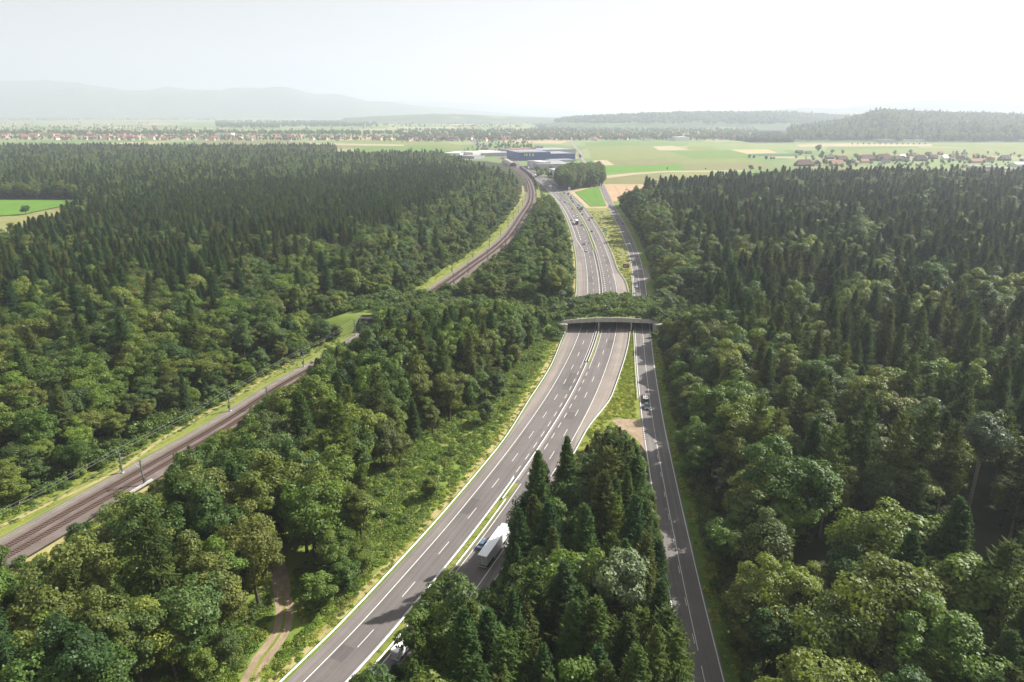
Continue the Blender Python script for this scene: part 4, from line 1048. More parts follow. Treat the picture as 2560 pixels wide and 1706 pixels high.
# -- shrubs on the bridge and along the edges
WB = 'the planted top of the wildlife bridge'
xs, ys_ = jitter(-130, 150, 328, 404, 2.6)
zz = cover_z(xs, ys_)
for x, y, z in zip(xs, ys_, zz):
    road = M.at(y) - 18.5 < x < S.at(y) + 7; rail = abs(x - T.at(y) - 2.2) < 10.5
    if (road or rail) and not (YS + .7 < y < YN - .8): continue
    if not (T.at(y) - 55 < x < S.at(y) + 55): continue
    south = y < YS + 4
    if x < T.at(y) + 22 and y < YS + 12 and x > T.at(y) - 30: 
        if rng.uniform() < .93: continue                      # open grass slope above the railway
    if road and rng.uniform() < .12: continue
    u = rng.uniform(); 
    if not road and u < .10 and z < 4.5 and (x > S.at(y) + 12 or x < M.at(y) - 24): put('broadleaf_tree', x, y, WB, rng.uniform(6, 12), 1.2, 5, z - .1)
    elif u < .5: put('bush', x, y, WB, (rng.uniform(2.2, 4.4) if y > YS + 5 else rng.uniform(1.2, 2.2)) if road else rng.uniform(2, 5), 1.2, None, z - .1)
    elif u < .55: put('herb', x, y, WB, rng.uniform(.7, 1.4), 1.2, None, z - .05)
for px, py, h, hz in ((1650,712,10,4.5),(1675,742,9,5),(1430,745,9,5.5),(1405,725,10,5.5),(1385,760,7,5.5),(1105,735,8,7),(1700,770,7,3)):
    x, y = G(px, py, h + hz); put('silver_willow', x, y, WB, h, 1.0, None, float(cover_z(x, y)) - .1)
for px, py, h, hz in ((1640,765,7,5.5),(1350,735,8,5.5),(1300,720,9,5),(1240,715,10,5),(1330,700,9,5),(1720,720,9,2),(1200,735,9,6),(1160,745,9,6.5)):
    x, y = G(px, py, h + hz); put('broadleaf_tree', x, y, WB, h, 1.2, 5, float(cover_z(x, y)) - .1)

def scatter_edge(n, c, dfun, y0, y1, kinds, area, hs, rs=1.0):
    for k in range(n):
        y = rng.uniform(y0, y1); d = dfun(y); x, yy = c.off(y, d)
        kind = kinds[int(rng.integers(len(kinds)))]
        put(kind, x, yy, area, rng.uniform(*hs) if kind != 'herb' else rng.uniform(.6, 1.5), rs)
E1 = 'the shrubby edge left of the railway'
scatter_edge(260, T, lambda y: -rng.uniform(13.5, 20), 100, 335, ['bush','bush','herb'], E1, (1.4, 4.2), 1.1)
scatter_edge(420, T, lambda y: -rng.uniform(18, 48), 90, 345, ['bush'], 'the understorey left of the railway', (2, 5.5), 1.25)
scatter_edge(480, T, lambda y: -rng.uniform(13.5, 26), 400, 1050, ['bush'], E1, (1.6, 4.6), 1.2)
for k in range(260):
    y = rng.uniform(100, 340); x, yy = T.off(y, -rng.uniform(9.5, 15)); put('herb', x, yy, E1, rng.uniform(.2, .7), 1.1)
E2 = 'the shrubby edge right of the railway'
scatter_edge(170, T, lambda y: rng.uniform(11.5, 17), 100, 345, ['bush','herb'], E2, (1.4, 3.8), 1.1)
scatter_edge(160, T, lambda y: rng.uniform(11.5, 15), 400, 900, ['bush'], E2, (1.4, 3.2), 1.1)
E3 = 'the grassy motorway bank'
ty_ = np.arange(80, 160, 1.0); tx_ = tr3.at(ty_)
for k in range(5200):
    y = rng.uniform(85, 345); a = float(M.off(y, float(lout(np.array([y]))[0]) - 4.2)[0]); b = max(float(B2.at(max(y, 100))) - 13, a - 44)
    if b > a: continue
    x = a - (a - b)*rng.uniform()**.8
    if y < 150 and np.min(np.hypot(tx_ - x, ty_ - y)) < 3.0: continue
    if rng.uniform() < .03 and a - x > 4: put('bush', x, y, E3, rng.uniform(1.0, 2.4), 1.1)
    else: put('herb', x, y, E3, rng.uniform(.35, 1.1) if a - x > 2.5 else rng.uniform(.2, .5), 1.15)
E4 = 'the verge of the right wood'
scatter_edge(420, S, lambda y: rng.uniform(8.4, 13), 70, 345, ['bush','bush','herb'], E4, (1.2, 3.8), 1.15)
scatter_edge(240, S, lambda y: rng.uniform(11, 17), 400, 860, ['bush'], E4, (1.4, 4), 1.2)
def tufts(n, c, da, db, y0, y1, hs):
    for k in range(n):
        y = rng.uniform(y0, y1); a = da(y); b = db(y)
        if b > a:
            x, yy = c.off(y, rng.uniform(a, b)); px, py, _ = project(np.array([float(x)]), np.array([float(yy)]), np.array([0.]))
            if inpoly(px, py, [(1528,1045),(1606,1048),(1618,1130),(1600,1115),(1540,1072)])[0]: continue
            put('tuft', float(x), float(yy), 'grass', rng.uniform(*hs), rng.uniform(.9, 1.5))
ro = lambda y: float(rout(np.array([y]))[0]); lo_ = lambda y: float(lout(np.array([y]))[0])
tufts(1500, M, lambda y: ro(y) + .9, lambda y: float(S.at(y) - M.at(y))*.97 - 5.2, 205, 345, (.18, .55))
tufts(900, M, lambda y: ro(y) + .9, lambda y: float(S.at(y) - M.at(y))*.97 - 5.0, 388, 800, (.2, .6))
tufts(700, T, lambda y: -14.5, lambda y: -8, 95, 345, (.12, .35)); tufts(400, T, lambda y: -14.5, lambda y: -8, 390, 1000, (.2, .5))
tufts(900, M, lambda y: lo_(y) - 6, lambda y: lo_(y) - .9, 85, 345, (.15, .45)); tufts(700, S, lambda y: 5.0, lambda y: 10, 75, 345, (.2, .5))
tufts(260, M, lambda y: -1.0, lambda y: 1.0, 75, 188, (.12, .3))
for k in range(40):
    y = rng.uniform(216, 340); a = float(M.off(y, float(rout(np.array([y]))[0]) + 1.2)[0]); b = float(S.at(y)) - 5.4
    if b - a < 1: continue
    x = rng.uniform(a, b); px, py, _ = project(np.array([x]), np.array([y]), np.array([0.]))
    if inpoly(px, py, [(1530,1045),(1606,1050),(1614,1130),(1600,1110)])[0]: continue
    put('herb', x, y, 'grass wedge', rng.uniform(.15, .4), 1.1)
for k in range(60):
    y = rng.uniform(390, 800); x = rng.uniform(float(M.off(y, float(rout(np.array([y]))[0]) + 1.0)[0]), float(M.off(y, float(rout(np.array([y]))[0]) + 4)[0]))
    put('herb', x, y, 'grass wedge', rng.uniform(.3, .8), 1.2)
scatter_edge(300, M, lambda y: float(lout(np.array([y]))[0]) - rng.uniform(2.5, 8), 390, 900, ['herb','bush'], 'bank beyond the bridge', (.8, 2), 1.2)
print('trees placed', len(TREES))

# ---- choose the individuals: of each kind the 300 that show largest
LIM = {'broadleaf_tree': 300, 'spruce_tree': 300, 'larch_tree': 110, 'silver_willow': 60, 'bush': 290}
arr = np.array([(t[2], t[3], t[4], KINDS[t[0]][t[1]]['h']*t[5]) for t in TREES])
px, py, dd = project(arr[:, 0], arr[:, 1], arr[:, 2] + arr[:, 3]*.7)
size = arr[:, 3]/dd
vis = (px > 5) & (px < 2555) & (py > 0) & (py < 1700)
single = set()
for kd, n in LIM.items():
    ii = [i for i, t in enumerate(TREES) if t[0] == kd and vis[i]]
    ii.sort(key=lambda i: -size[i]*(1.6 if TREES[i][9] else 1.0)); single |= set(ii[:n])
WORD = {'broadleaf_tree': 'broadleaf tree', 'spruce_tree': 'dark spruce', 'larch_tree': 'light larch', 'silver_willow': 'silvery willow', 'bush': 'rounded bush'}
SHORT = {W1: ('in the left wood', 'railway'), W2: ('in the strip wood', 'motorway'), W3: ('in the narrow wood', 'motorway'), W4: ('in the wedge wood', 'motorway'), W5: ('in the right wood', 'road'), WB: ('on the bridge top', 'motorway'), E1: ('at the railway slope', 'rails'), E2: ('right of the tracks', 'rails'), E3: ('on the bank', 'motorway'), E4: ('at the right verge', 'road'), 'clearing': ('in the clearing', 'path'), 'the understorey left of the railway': ('in the left understorey', 'rails'), 'bank beyond the bridge': ('on the far bank', 'motorway')}
BANDS = [(112, 'at the lower edge'), (140, 'level with the white van'), (165, 'level with the white truck'), (190, 'behind the white truck'), (214, 'before the lay-by'), (240, 'level with the lay-by'), (275, 'level with the dark trailer'), (310, 'halfway to the bridge'), (345, 'just before the bridge'), (390, 'level with the bridge'), (450, 'just beyond the bridge'), (520, 'near the brown board'), (5000, 'far beyond the bridge')]
def band(y): return next(b for lim, b in BANDS if y < lim)
def dist_ref(t):
    x, y, ref = t[2], t[3], SHORT[t[8]][1] if t[8] in SHORT else 'motorway'
    return abs(x - float((T if ref in ('railway', 'rails') else S if ref == 'road' else M).at(y)))
order = {}
for i in single:
    t = TREES[i]; order.setdefault((t[0], t[8], band(t[3])), []).append(i)
for (kd, ar, bd), l in order.items():
    l.sort(key=lambda i: dist_ref(TREES[i]))
    for r_, i in enumerate(l):
        kind, v, x, y, z, sz, rs, rot, area, edge = TREES[i]
        k = KINDS[kind][v]; h = k['h']*sz
        e = empty(kind, (x, y, z), rot); e.scale = (rs, rs, sz)
        if k['trunk'] is not None: link('trunk', k['trunk'], None, e)
        link('crown', k['crown'], None, e)
        size_ = ('low' if h < 1.9 else 'man-high' if h < 3 else 'tall') if kd == 'bush' else ('tall' if h > k['h']*.9 else 'small' if h < k['h']*.6 else 'medium')
        sh, ref = SHORT.get(ar, (f'in {ar}', 'motorway'))
        tag(e, f"{size_} {WORD[kd]} {sh}, {bd}, {ordw(r_+1)} from the {ref}", {'bush': 'bush', 'silver_willow': 'willow', 'spruce_tree': 'spruce', 'larch_tree': 'larch'}.get(kd, 'tree'), f"{kd.replace('_',' ')}s {sh}")

# ---- the rest: woods and undergrowth as masses
def forest_object(name, items, label):
    me = bpy.data.meshes.new(name)
    me.vertices.add(len(items))
    me.vertices.foreach_set('co', np.array([(t[2], t[3], t[4]) for t in items], np.float32).ravel())
    a = me.attributes.new('idx', 'INT', 'POINT'); a.data.foreach_set('value', np.array([PIDX[(t[0], t[1])] for t in items], np.int32))
    a = me.attributes.new('scl', 'FLOAT_VECTOR', 'POINT'); a.data.foreach_set('vector', np.array([(t[6], t[6], t[5]) for t in items], np.float32).ravel())
    a = me.attributes.new('rot', 'FLOAT_VECTOR', 'POINT'); a.data.foreach_set('vector', np.array([(0, 0, t[7]) for t in items], np.float32).ravel())
    o = link(name, me); tag(o, label, kind='stuff')
    md = o.modifiers.new('trees', 'NODES'); md.node_group = FNG
    return o
FNG = bpy.data.node_groups.new('forest_nodes', 'GeometryNodeTree')
FNG.interface.new_socket('Geometry', in_out='INPUT', socket_type='NodeSocketGeometry'); FNG.interface.new_socket('Geometry', in_out='OUTPUT', socket_type='NodeSocketGeometry')
gi = FNG.nodes.new('NodeGroupInput'); go = FNG.nodes.new('NodeGroupOutput')
ip = FNG.nodes.new('GeometryNodeInstanceOnPoints'); ci = FNG.nodes.new('GeometryNodeCollectionInfo')
ci.inputs['Collection'].default_value = PROTO; ci.inputs['Separate Children'].default_value = True; ci.inputs['Reset Children'].default_value = True
ip.inputs['Pick Instance'].default_value = True
FNG.links.new(gi.outputs[0], ip.inputs['Points']); FNG.links.new(ci.outputs[0], ip.inputs['Instance'])
for nm, ty, sk in (('idx', 'INT', 'Instance Index'), ('scl', 'FLOAT_VECTOR', 'Scale'), ('rot', 'FLOAT_VECTOR', 'Rotation')):
    na = FNG.nodes.new('GeometryNodeInputNamedAttribute'); na.data_type = ty; na.inputs['Name'].default_value = nm
    FNG.links.new(na.outputs['Attribute'], ip.inputs[sk])
FNG.links.new(ip.outputs[0], go.inputs[0])
rest = [t for i, t in enumerate(TREES) if i not in single]
for ar, nm, lab in ((W1, 'forest', 'deep mixed forest stretching far back left of the railway'), (W5, 'forest', 'deep dark forest stretching back right of the local road'), (W2, 'forest', 'remaining trees of the strip wood between railway and motorway'), (W3, 'forest', 'narrow leafy wood between the railway bend and the motorway'),
                    (W4, 'forest', 'remaining trees of the wedge wood'), (W6, 'forest', 'dark round copse near the blue store')):
    it = [t for t in rest if t[8] == ar]
    if it: forest_object(nm, it, lab)
it = [t for t in rest if t[8] not in (W1, W2, W3, W4, W5, W6)]
forest_object('undergrowth', it, 'herbs, brambles and small shrubs covering banks and verges')
# ================================================================ VEHICLES
def carpaint(name, c, metal=0.2): return plain(name, c, 0.28, 0.5, metal, var=0)
PAINT = dict(silver=carpaint('paint_silver',(0.45,0.47,0.49,1),.5), dark=carpaint('paint_dark',(0.02,0.024,0.03,1)), white=carpaint('paint_white',(0.72,0.73,0.74,1),0), blue=carpaint('paint_blue',(0.10,0.16,0.24,1),.3), red=carpaint('paint_red',(0.30,0.03,0.025,1),0), grey=carpaint('paint_grey',(0.14,0.15,0.16,1),.4), green=carpaint('paint_green',(0.10,0.26,0.15,1),0), slate=carpaint('paint_slate',(0.045,0.07,0.085,1),.3))
def sect(secs):
    return [[(-w, y, z0), (w, y, z0), (w*1.0, y, z0 + (z1-z0)*.55), (w*.93, y, z1), (-w*.93, y, z1), (-w*1.0, y, z0 + (z1-z0)*.55)] for y, w, z0, z1 in secs]
_car = {}
def car_meshes(style):
    if style in _car: return _car[style]
    L = dict(hatch=(2.05, .88, 1.46), sedan=(2.3, .90, 1.44), wagon=(2.35, .91, 1.50), suv=(2.3, .95, 1.70), van=(2.6, 1.0, 2.05))[style]
    hl, w, top = L
    b = MB()
    b.loft(sect([(-hl, w*.82, .42, .80), (-hl*.95, w*.95, .30, .92), (-hl*.4, w, .24, .96), (hl*.35, w, .24, .95), (hl*.72, w*.97, .26, .86), (hl*.95, w*.9, .32, .72), (hl, w*.74, .42, .60)]))
    rear = {'hatch': -.93, 'sedan': -.62, 'wagon': -.95, 'suv': -.95, 'van': -.97}[style]; fr = .36 if style != 'van' else .62
    g = MB()
    def ring(y, wb, wt, zb, zt): return [(-wb, y, zb), (wb, y, zb), (wt, y, zt), (-wt, y, zt)]
    g.loft([ring(hl*rear, w*.88, w*.80, .88, .96), ring(hl*(rear+.10), w*.90, w*.74, .88, top-.10), ring(hl*(rear+.3), w*.90, w*.73, .88, top-.02), ring(hl*(fr-.34), w*.90, w*.73, .88, top-.03), ring(hl*fr, w*.88, w*.82, .86, .95)])
    r = MB()
    r.loft([[(-w*.70, y, z), (w*.70, y, z), (w*.66, y, z+.05), (-w*.66, y, z+.05)] for y, z in ((hl*(rear+.14), top-.09), (hl*(rear+.32), top-.03), (hl*(fr-.36), top-.04), (hl*(fr-.30), top-.12))])
    wh = [pymesh('wheel', *(lambda m: (m.v, m.f))(MB().wheel(sx*(w-.08), sy, .32, .32, .22))) for sx in (-1, 1) for sy in (-hl*.60, hl*.62)]
    hd = [pymesh('headlight', *(lambda m: (m.v, m.f))(MB().box(sx*w*.66-.17, sx*w*.66+.17, hl*.93, hl*.99, .58, .72))) for sx in (-1, 1)]
    tl = [pymesh('tail_light', *(lambda m: (m.v, m.f))(MB().box(sx*w*.70-.12, sx*w*.70+.12, -hl-.02, -hl+.1, .66, .86))) for sx in (-1, 1)]
    _car[style] = (pymesh('body', b.v, b.f), pymesh('glass', g.v, g.f), pymesh('roof_panel', r.v, r.f), wh, hd, tl)
    for m, mt in ((1, 'glass'),): _car[style][m].materials.append(MT[mt])
    for q in wh: q.materials.append(MT['tyre'])
    for q in hd: q.materials.append(MT['lamp'])
    for q in tl: q.materials.append(MT['red'])
    return _car[style]
def car(x, y, rz, style, paint, label, z=0.17, group=None):
    b, g, r, wh, hd, tl = car_meshes(style)
    e = empty('car' if style != 'van' else 'van', (x, y, z), rz); tag(e, label, 'car' if style != 'van' else 'van', group)
    for nm, me in (('body', b), ('roof_panel', r)):
        me2 = me.copy(); me2.materials.clear(); me2.materials.append(PAINT[paint]); link(nm, me2, None, e)
    link('window_glass', g, None, e)
    for q in wh: link('wheel', q, None, e)
    for q in hd: link('headlight', q, None, e)
    for q in tl: link('tail_light', q, None, e)
    return e

def truck(x, y, rz, label, cab='white', box='white', length=13.6, z=0.17, name='truck', doors=True):
    """articulated lorry: cab in front, box trailer behind; origin at the trailer's middle"""
    t = empty(name, (x, y, z), rz); tag(t, label, 'truck'); h = length/2
    tb = MB().box(-1.27, 1.27, -h, h, 1.15, 3.95).build('trailer_box', PAINT[box], t, bevel=0.05)
    if doors:
        for s in (-1, 1):
            d = MB().box(s*.64-.60, s*.64+.60, -h-.06, -h-.005, 1.22, 3.85).build('rear_door', MT['concrete_pale'] if s > 0 else MT['galv'], tb)
            for u in (-.25, .25): MB().box(s*.64+u-.025, s*.64+u+.025, -h-.11, -h-.06, 1.2, 3.8).build('door_bar', MT['galv_dark'], tb)
        for zz in (1.9, 2.6, 3.3): MB().box(-1.27, -.1, -h-.09, -h-.055, zz-.05, zz+.05).build('door_strap', MT['galv_dark'], tb)
        MB().box(-1.24, -1.08, -h-.13, -h-.08, 1.75, 2.25).build('marker_board', MT['orange'], tb)
    MB().box(-.9, .9, -h+.3, h-.5, .85, 1.14).build('chassis', MT['dark'], t)
    MB().box(-1.2, 1.2, -h-.12, -h+.06, .55, .80).build('bumper', MT['galv'], t)
    for s in (-1, 1): MB().box(s*1.0-.18, s*1.0+.18, -h-.16, -h-.12, .58, .76).build('tail_light', MT['red'], t)
    for s in (-1, 1): MB().box(s*1.22-.03, s*1.22+.03, -h+4.6, h-3.2, .5, 1.1).build('side_skirt', PAINT[box], t)
    for yy in (-h+1.4, -h+2.7, -h+4.0):
        for s in (-1, 1): MB().wheel(s*1.05, yy, .5, .5, .38, 14).build('wheel', MT['tyre'], t)
    c0 = h + .55
    c = MB(); c.loft([[(-1.22, c0, .6), (1.22, c0, .6), (1.22, c0, 3.55), (-1.22, c0, 3.55)], [(-1.24, c0+1.5, .5), (1.24, c0+1.5, .5), (1.22, c0+1.5, 3.65), (-1.22, c0+1.5, 3.65)], [(-1.2, c0+2.15, .45), (1.2, c0+2.15, .45), (1.1, c0+1.95, 3.25), (-1.1, c0+1.95, 3.25)]])
    cb = c.build('cab', PAINT[cab], t, bevel=0.07)
    MB().loft([[(-1.1, c0-.1, 3.5), (1.1, c0-.1, 3.5), (1.05, c0-.1, 3.9), (-1.05, c0-.1, 3.9)], [(-1.1, c0+1.5, 3.55), (1.1, c0+1.5, 3.55), (.9, c0+1.2, 3.62), (-.9, c0+1.2, 3.62)]]).build('wind_deflector', PAINT[cab], cb)
    MB().loft([[(-1.08, c0+2.17, 1.75), (1.08, c0+2.17, 1.75), (1.06, c0+2.22, 1.75), (-1.06, c0+2.22, 1.75)], [(-1.0, c0+2.03, 2.95), (1.0, c0+2.03, 2.95), (.98, c0+2.06, 2.95), (-.98, c0+2.06, 2.95)]]).build('windscreen', MT['glass'], cb)
    for s in (-1, 1):
        MB().box(s*1.235-.01, s*1.235+.01, c0+1.0, c0+1.75, 1.85, 2.75).build('side_window', MT['glass'], cb)
        MB().box(s*1.42-.1, s*1.42+.1, c0+1.8, c0+1.95, 1.9, 2.7).build('mirror', MT['dark'], cb)
        MB().box(s*.95-.2, s*.95+.2, c0+2.14, c0+2.2, .75, 1.0).build('headlight', MT['lamp'], cb)
    for yy in (c0+1.3, c0-2.2):
        for s in (-1, 1): MB().wheel(s*1.05, yy, .5, .5, .36, 14).build('wheel', MT['tyre'], t)
    return t

def on(c, px, py, d):
    """position on the lane at offset d of the road c, at the depth of the pixel"""
    y = G(px, py)[1]; x, yy = c.off(y, d); return float(x), float(yy), y
# near vehicles
x, y, yy = on(M, 1199, 1409, 7.45); yc = yy + 6.6*math.cos(M.head(yy))
x, y = (float(v) for v in M.off(yc + .6, 7.45))
truck(x, y, M.head(yc), 'white articulated truck with open-looking rear doors in the outgoing lane before the bridge')
x, y = (float(v) for v in M.off(yc + 2.5, 3.6)); car(x, y, M.head(yc), 'sedan', 'blue', 'grey-blue car half hidden on the far side of the white truck')
x, y, yy = on(M, 1000, 1640, 3.9); x, y = (float(v) for v in M.off(yy + 2.6, 3.9))
vn = empty('van', (x, y, .17), M.head(yy)); tag(vn, 'white panel van coming out from under the trees at the bottom edge', 'van')
MB().loft([[(-1.0*a, yy_, .35), (1.0*a, yy_, .35), (1.0*a, yy_, 1.5), (.93*a, yy_, zt), (-.93*a, yy_, zt), (-1.0*a, yy_, 1.5)] for yy_, a, zt in ((-2.9,.97,2.45),(-2.75,1.0,2.6),(1.0,1.0,2.6),(1.7,.98,2.35),(2.3,.95,1.45),(2.85,.88,1.1))]).build('body', PAINT['white'], vn, bevel=.06)
for s in (-1, 1):
    for yw in (-1.8, 1.9): MB().wheel(s*.92, yw, .35, .35, .24).build('wheel', MT['tyre'], vn)
    MB().box(s*.45-.42, s*.45+.42, -2.93, -2.885, .6, 2.3).build('rear_door', MT['galv'], vn)
    MB().box(s*.9-.08, s*.9+.08, -2.96, -2.9, 1.0, 1.5).build('tail_light', MT['red'], vn)
MB().loft([[(-.88,1.78,2.25),(.88,1.78,2.25),(.88,1.84,2.28),(-.88,1.84,2.28)],[(-.9,2.27,1.5),(.9,2.27,1.5),(.9,2.33,1.53),(-.9,2.33,1.53)]]).build('windscreen', MT['glass'], vn)
# dark pickup with trailer on the local road
yy = G(1617,1028)[1] + 2.2
x, y = (float(v) for v in S.off(yy, -1.75)); hd = S.head(yy) + math.pi
pk = car(x, y, hd, 'suv', 'slate', 'dark slate off-road car with headlights towing a trailer on the local road')
x, y = (float(v) for v in S.off(yy + 6.6, -1.75))
tr_ = empty('trailer', (x, y, .17), hd); tag(tr_, 'flat car trailer loaded with pale boards behind the dark off-road car', 'trailer')
MB().box(-1.1, 1.1, -2.4, 2.2, .6, .78).build('load_bed', MT['dark'], tr_)
for k in range(6): MB().box(-1.05+k*.35, -.73+k*.35, -2.45, .6, 1.2+.02*(k%2), 1.34+.02*(k%3)).build('board', MT['concrete_pale'], tr_)
MB().box(-1.1, 1.1, -2.4, -2.3, .78, 1.3).build('end_board', MT['dark'], tr_); MB().box(-1.1, 1.1, .7, .8, .78, 1.2).build('end_board', MT['dark'], tr_)
MB().box(-.3, .3, .9, 1.9, .78, 1.5).build('tool_box', MT['dark'], tr_)
MB().tube([(.1, -3.2, 1.6), (.1, 1.2, 1.5)], .07, 6).build('pole', MT['white'], tr_)
MB().tube([(0, 2.1, .6), (0, 4.3, .55)], .06, 6).build('drawbar', MT['dark'], tr_)
for s in (-1, 1):
    for yw in (-.9, -.1): MB().wheel(s*1.05, yw, .33, .33, .2).build('wheel', MT['tyre'], tr_)
# traffic beyond the bridge
FAR = [(S,1592.7,720,-1.9,1,'hatch','silver','light silver car on the local road just beyond the bridge'), (S,1582.6,657,-1.9,1,'sedan','grey','grey car on the local road beside the brown sign'),
 (M,1463.6,629,-7.5,1,'sedan','silver','silver car, nearest in the oncoming lanes beyond the bridge'), (M,1460.4,612,-7.5,1,'wagon','grey','dark grey car behind the silver one, beside the motorcycle'),
 (M,1430.7,552,-11.5,1,'hatch','grey','grey car in the slip lane beside the oncoming white truck'), (M,1444,543,-3.7,1,'van','white','white van overtaking behind the oncoming white truck'), (M,1434.6,543,-7.5,1,'hatch','white','white car right behind the oncoming white truck'),
 (M,1444,521,3.7,0,'hatch','dark','dark car beside the green truck'), (M,1431.7,507,3.7,0,'hatch','dark','dark car behind the green truck in the inner outgoing lane'), (M,1424.4,498,5.6,0,'wagon','dark','dark car in the middle of the outgoing lanes ahead of the green truck'),
 (M,1418.7,508,-3.7,1,'hatch','white','white car near the median among three oncoming cars'), (M,1411,507.5,-7.5,1,'sedan','dark','dark car of the three oncoming cars'), (M,1405.9,502,-10.5,1,'hatch','silver','pale car in the slip lane of the three oncoming cars'),
 (M,1416.2,488,7.4,0,'hatch','dark','dark car below the blue sign, outer outgoing lane'), (M,1415.4,485,9.5,0,'hatch','grey','grey car at the shoulder below the blue sign'), (M,1408.5,484.5,3.7,0,'sedan','dark','dark car near the median below the blue sign'), (M,1392,483,-7.4,1,'sedan','white','pale car in front of the distant white truck'),
 (M,1365.7,469.5,-8,1,'hatch','dark','dark car right of the distant noise wall'), (M,1358,466.5,-11,1,'hatch','grey','grey car on the shoulder lane near the noise wall'), (M,1351,453,-4,1,'hatch','red','reddish dark car far up the oncoming lanes'), (M,1369,450,7.5,0,'wagon','grey','grey car in the shade of the copse'), (M,1359,444,4,0,'hatch','silver','silver car passing the office building'),
 (S,1530.6,516,-1.6,1,'hatch','grey','grey car on the local road beside the tan field'), (S,1541,551,-1.8,1,'hatch','dark','dark car on the shaded local road, nearer of two'), (S,1555.4,561,1.8,0,'sedan','dark','dark car driving away on the shaded local road'), (S,1498,459,-1.5,1,'hatch','silver','silver car at the start of the local road by the copse')]
for k, (px, py, d, col) in enumerate(((1322,424,4,'dark'),(1310,421,-4,'silver'),(1303,415,6,'white'),(1297,416,-7,'red'),(1285,407,4,'dark'),(1279,404,-4,'grey'),(1271,397,5,'white'),(1266,395,-5,'dark'),(1262,392,5,'grey'),(1256,390,-5,'silver'),(1249,386,5,'dark'),(1241,383,4,'white'),(1338,433,4,'red'),(1330,431,-7,'dark'),(1345,441,-4,'white'))):
    FAR.append((M, px, py, d, 1 if d < 0 else 0, 'hatch', col, f"{col} speck of a car, {ordw(k+1)} of the far motorway queue counted arbitrarily"))
seen_lab = {}
qc = np.random.default_rng(5)
for yv in np.arange(640, 1950, 31.0):
    for sd in (-1, 1):
        if qc.uniform() < .72:
            y_ = yv + qc.uniform(-12, 12); d_ = sd*(3.7 if qc.uniform() < .5 else 7.5); cx_, cy_ = M.off(y_, d_); pp_ = project(float(cx_), float(cy_), 0.0)
            FAR.append((M, float(pp_[0]), float(pp_[1]), d_, 1 if sd < 0 else 0, ('hatch', 'sedan', 'wagon')[int(qc.integers(3))], ('dark', 'silver', 'white', 'grey', 'red', 'blue')[int(qc.integers(6))], 'speck'))
FAR.sort(key=lambda t: -t[2])
for c, px, py, d, on_, st, colr, lab in FAR:
    x, y, yy = on(c, px, py, d)
    if 'speck' in lab: kk_ = (colr, on_); seen_lab[kk_] = seen_lab.get(kk_, 0) + 1; lab = f"small {colr} car {'coming nearer' if on_ else 'driving off'} on the far motorway, {ordw(seen_lab[kk_])} nearest of its colour"
    car(x, y, c.head(yy) + (math.pi if on_ else 0), st, colr, lab, group='cars on the roads beyond the bridge')
x, y, yy = on(M, 1443, 563, -7.6); truck(x, y + 7, M.head(yy+7) + math.pi, 'white truck with dark front in the oncoming lanes beyond the bridge', 'dark', 'white', 9.5)
x, y, yy = on(M, 1457, 526, 7.4); truck(x, y + 6, M.head(yy+6), 'green-sided truck in the outgoing lanes beyond the bridge', 'white', 'green', 10)
x, y, yy = on(M, 1378.5, 472, -7.4); truck(x, y + 6, M.head(yy+6) + math.pi, 'distant white truck in the oncoming lanes near the copse', 'white', 'white', 10, doors=False)
x, y, yy = on(M, 1336, 444, -7.6); truck(x, y + 6, M.head(yy+6) + math.pi, 'distant dark-fronted truck near the noise wall', 'dark', 'white', 12, doors=False)
x, y, yy = on(M, 1319, 424, 7.4); truck(x, y + 6, M.head(yy+6), 'far white truck driving away near the blue store', 'white', 'white', 12, doors=False)
# motorcycle with rider
x, y, yy = on(M, 1472.8, 611, -3.4)
mc = empty('motorcycle', (x, y, .17), M.head(yy) + math.pi); tag(mc, 'dark motorcycle in the inner oncoming lane beyond the bridge', 'motorcycle')
for yw in (-.72, .72): MB().wheel(0, yw, .32, .32, .14).build('wheel', MT['tyre'], mc)
MB().loft([[(-.16,-.7,.55),(.16,-.7,.55),(.12,-.7,.85),(-.12,-.7,.85)],[(-.2,.1,.35),(.2,.1,.35),(.2,.1,1.0),(-.2,.1,1.0)],[(-.15,.7,.6),(.15,.7,.6),(.1,.6,1.05),(-.1,.6,1.05)]]).build('body', PAINT['dark'], mc)
MB().tube([(-.36,.45,1.1),(.36,.45,1.1)], .03, 5).build('handlebar', MT['dark'], mc); MB().box(-.1,.1,.72,.8,.8,.98).build('headlight', MT['lamp'], mc)
rd = bpy.data.meshes.new('person'); bm = bmesh.new()
sk = {'p':(0,-.15,.95),'c':(0,.05,1.38),'n':(0,.12,1.56),'h':(0,.17,1.74),'ls':(-.2,.06,1.42),'le':(-.33,.25,1.2),'lh':(-.32,.45,1.12),'rs':(.2,.06,1.42),'re':(.33,.25,1.2),'rh':(.32,.45,1.12),'lk':(-.24,.3,.85),'lf':(-.2,.0,.42),'rk':(.24,.3,.85),'rf':(.2,.0,.42)}
bv = {k: bm.verts.new(v) for k, v in sk.items()}
for a, b in ('pc','cn','nh'): bm.edges.new((bv[a], bv[b]))
for a, b in (('c','ls'),('ls','le'),('le','lh'),('c','rs'),('rs','re'),('re','rh'),('p','lk'),('lk','lf'),('p','rk'),('rk','rf')): bm.edges.new((bv[a], bv[b]))
ks = list(sk); bm.to_mesh(rd); bm.free()
po = link('person', rd, PAINT['dark'], None, (x, y, .17), M.head(yy) + math.pi); tag(po, 'person in dark clothing and helmet riding the motorcycle', 'person')
